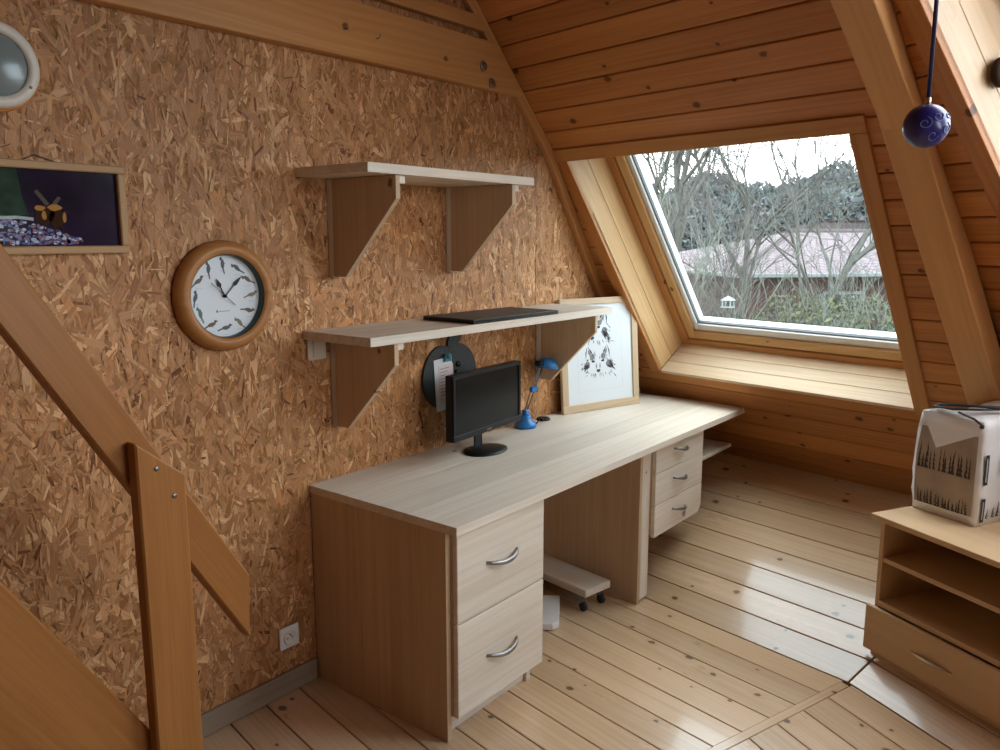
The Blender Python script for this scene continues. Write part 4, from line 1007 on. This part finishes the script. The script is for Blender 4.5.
for i, (px_, dp, s_) in enumerate(((838, 11.5, 1.9), (870, 12, 1.7), (800, 13, 1.5))):
    b_ = ground_at(px_, dp); T_ = Matrix.Translation(b_)
    sb = thing('leafy_shrub', T_, 'yellow-green leafy shrub behind the clipped hedge', 'shrub', 'leafy shrubs behind the hedge')
    o = mesh_ob('leaves', leaf_cloud('leaves', (0, 0, 2.35), (s_, s_, 1.5), 1300, .045, bright_shrub, None, 60 + i), bright_shrub, T_, sb); o['kind'] = 'stuff'
    tube('stem', [(0, 0, 0), (.05, .03, 1.3), (.02, 0, 2.5)], lambda t: .05 - .03 * t, bark, sb, T_, 6)

# neighbour's house with pinkish tiled hip roof
def tiles(name, c1, c2, rows):
    m, nt, b = new_mat(name); L = nt.links.new
    tc = nt.nodes.new('ShaderNodeTexCoord'); br = nt.nodes.new('ShaderNodeTexBrick'); mp = nt.nodes.new('ShaderNodeMapping')
    br.inputs['Color1'].default_value = c1 + (1,); br.inputs['Color2'].default_value = c2 + (1,); br.inputs['Mortar'].default_value = tuple(c * .6 for c in c1) + (1,)
    br.inputs['Scale'].default_value = 1.0; br.inputs['Mortar Size'].default_value = .025; br.inputs['Brick Width'].default_value = .30; br.inputs['Row Height'].default_value = rows
    L(tc.outputs['UV'], br.inputs['Vector']); L(br.outputs['Color'], b.inputs['Base Color']); b.inputs['Roughness'].default_value = 1.0; b.inputs['Specular IOR Level'].default_value = .05
    return m
pink = tiles('pink_roof_tiles', (.172, .138, .144), (.190, .154, .160), .33)
brown_t = tiles('brown_roof_tiles', (.044, .035, .033), (.054, .043, .040), .35)
timber = plain('red_brown_timber', (.050, .020, .015), .8, 0, .25, 3)
gutter_m = plain('white_gutter', (.16, .17, .17), .5)
darkwin = plain('dark_window', (.03, .04, .045), .2)
def hip_house(name, corner, bdir, blen, alen, z_eave, z_ridge, roof_mat, label, over=.45):
    bx = Vector(bdir).normalized(); ax = ZV.cross(bx)
    F = frame((corner[0], corner[1], GZ), bx, ax)
    h = thing(name, F, label, 'house')
    ze, zr = z_eave - GZ, z_ridge - GZ
    ins = alen * .42
    E0 = [Vector((0, 0, ze)), Vector((blen, 0, ze)), Vector((blen, alen, ze)), Vector((0, alen, ze))]
    R0, R1 = Vector((ins, alen / 2, zr)), Vector((blen - ins, alen / 2, zr))
    me = bpy.data.meshes.new('roof'); bm = bmesh.new(); uvl = bm.loops.layers.uv.new('tiles')
    for quad in ([E0[0], E0[1], R1, R0], [E0[1], E0[2], R1], [E0[2], E0[3], R0, R1], [E0[3], E0[0], R0]):
        f = bm.faces.new([bm.verts.new(p) for p in quad]); e = (quad[1] - quad[0]).normalized(); nrm = (quad[1] - quad[0]).cross(quad[2] - quad[0]).normalized(); t = nrm.cross(e)
        for lp in f.loops: lp[uvl].uv = (lp.vert.co.dot(e), lp.vert.co.dot(t))
    bm.to_mesh(me); bm.free(); me.materials.append(roof_mat)
    o = put(bpy.data.objects.new('roof', me), F, h)
    tube('ridge_cap', [R0, R1], .12, roof_mat, o, F, 6)
    for a, b_ in ((E0[0], R0), (E0[1], R1)): tube('hip_cap', [a, b_], .09, roof_mat, o, F, 6)
    box('wall', (over, over, .0), (blen - over, alen - over, ze + .05), timber, h, F, 'x', 0)
    box('gutter', (-.05, -.10, ze - .12), (blen + .05, .02, ze), gutter_m, h, F, 'x', .02); box('gutter', (-.10, .02, ze - .12), (.02, alen, ze), gutter_m, h, F, 'y', .02)
    for k in range(3):
        x = blen * (.22 + .27 * k)
        wv = box('house_window', (x, over - .06, ze - 1.7), (x + 1.3, over - .005, ze - .55), gutter_m, h, F, 'x', .01)
        for j in range(2): box('pane', (x + .08 + .60 * j, over - .075, ze - 1.62), (x + .60 + .60 * j, over - .0605, ze - .63), darkwin, wv, F, 'x', 0)
    return h
E0p = pix(738, 238, 22); 
hip_house('neighbour_house', (E0p.x, E0p.y), (RT + Vector((FW.x, FW.y, 0)).normalized() * .16), 13.0, 10.5, .66, 1.83, pink, 'neighbouring timber house with a wide pinkish tiled hip roof')
E1p = pix(785, 238, 40)
hip_house('far_house', (E1p.x, E1p.y), (RT + Vector((FW.x, FW.y, 0)).normalized() * .10), 12.0, 9.0, .9, 2.5, brown_t, 'farther house with a dull brown tiled roof behind the pink roof')
# bird feeder on a pole
bfp = pix(728, 303, 9.2); BFM = Matrix.Translation(bfp) @ Matrix.Scale(.62, 4); feeder_m = plain('white_feeder_wood', (.17, .175, .17), .6)
fd = thing('bird_feeder', Matrix.Translation((bfp.x, bfp.y, GZ)), 'small white bird feeder house on a pole outside', 'bird feeder')
tube('pole', [(bfp.x, bfp.y, GZ), (bfp.x, bfp.y, bfp.z - .053)], .014, bark, fd, I4, 8)
box('tray', (-.10, -.10, -.084), (.10, .10, -.065), feeder_m, fd, BFM)
for sx in (-.075, .075):
    for sy in (-.075, .075): box('corner_post', (sx - .009, sy - .009, -.0645), (sx + .009, sy + .009, .045), feeder_m, fd, BFM)
lathe('seed_tube', [(0, -.064), (.035, -.064), (.035, .044), (0, .044)], M['glass'], fd, BFM, 12)
lathe('feeder_roof', [(.15, .046), (.15, .054), (0, .135)], feeder_m, fd, BFM @ Matrix.Rotation(math.pi / 4, 4, 'Z'), 4, False)

# wooded skyline
variants = []
for k in range(4): variants.append((leaf_cloud('crown', (0, 0, 0), (1, 1, 1), 2600, .045, None, None, 90 + k)))
sky_label = {0: 'dense grey-green evergreen of the wooded skyline behind the houses', 1: 'hazy grey leafless tree of the wooded skyline behind the houses'}
rs = random.Random(77)
crown_me = {}
for k in range(4):
    for q, mt in ((0, far_green), (1, far_grey)):
        m2 = variants[k].copy(); m2.materials.clear(); m2.materials.append(mt); crown_me[k, q] = m2
trunk_me = None
for i in range(34):
    row_ = i % 2
    px_ = 600 + 360 * (i / 33) + rs.uniform(-8, 8); dp = (58 if row_ else 78) + rs.uniform(-6, 6)
    ytop = (178 + rs.uniform(-10, 16)) if row_ == 0 else (196 + rs.uniform(-8, 14))
    if 690 < px_ < 740 and row_ == 0: ytop -= 8
    if px_ > 800: ytop -= 8
    ztop = CAM.z + (238 - ytop) / 820 * dp; H_ = ztop - GZ
    b_ = ground_at(px_, dp); q = 0 if rs.random() < .45 else 1
    T_ = Matrix.Translation(b_)
    tr = thing('skyline_tree', T_, sky_label[q], 'tree', 'trees of the wooded skyline')
    wd_ = rs.uniform(4.5, 7.5)
    put(bpy.data.objects.new('crown', crown_me[rs.randrange(4), q]), T_ @ Matrix.Translation((0, 0, H_ * .56)) @ Matrix.Rotation(rs.uniform(0, 6), 4, 'Z') @ Matrix.Diagonal((wd_, wd_, H_ * .90, 1)), tr)['kind'] = 'stuff'
    if trunk_me is None:
        bm = bmesh.new(); tube_bm(bm, [(0, 0, 0), (0, 0, .5), (.02, 0, 1)], lambda t: .035 - .02 * t, 6); trunk_me = bm_mesh(bm); trunk_me.materials.append(bark)
    put(bpy.data.objects.new('trunk', trunk_me), T_ @ Matrix.Diagonal((H_ * .55, H_ * .55, H_ * .7, 1)), tr)
# rising ground behind the trees
bm = bmesh.new(); hv = []
for i in range(41):
    px_ = 380 + 800 * i / 40; a = pix(px_, 238, 60); c = pix(px_, 238, 120); hgt = 6.0 + 1.2 * math.sin(i * .5) + .7 * math.sin(i * 1.3)
    hv.append((bm.verts.new((a.x, a.y, GZ - .05)), bm.verts.new((c.x, c.y, GZ + hgt + 2.5)), bm.verts.new((c.x + FW.x * 30, c.y + FW.y * 30, GZ + hgt))))
for a, c in zip(hv, hv[1:]):
    bm.faces.new((a[0], c[0], c[1], a[1])); bm.faces.new((a[1], c[1], c[2], a[2]))
tag(mesh_ob('hill', bm_mesh(bm), far_grey), 'low wooded hill behind the houses', kind='structure')
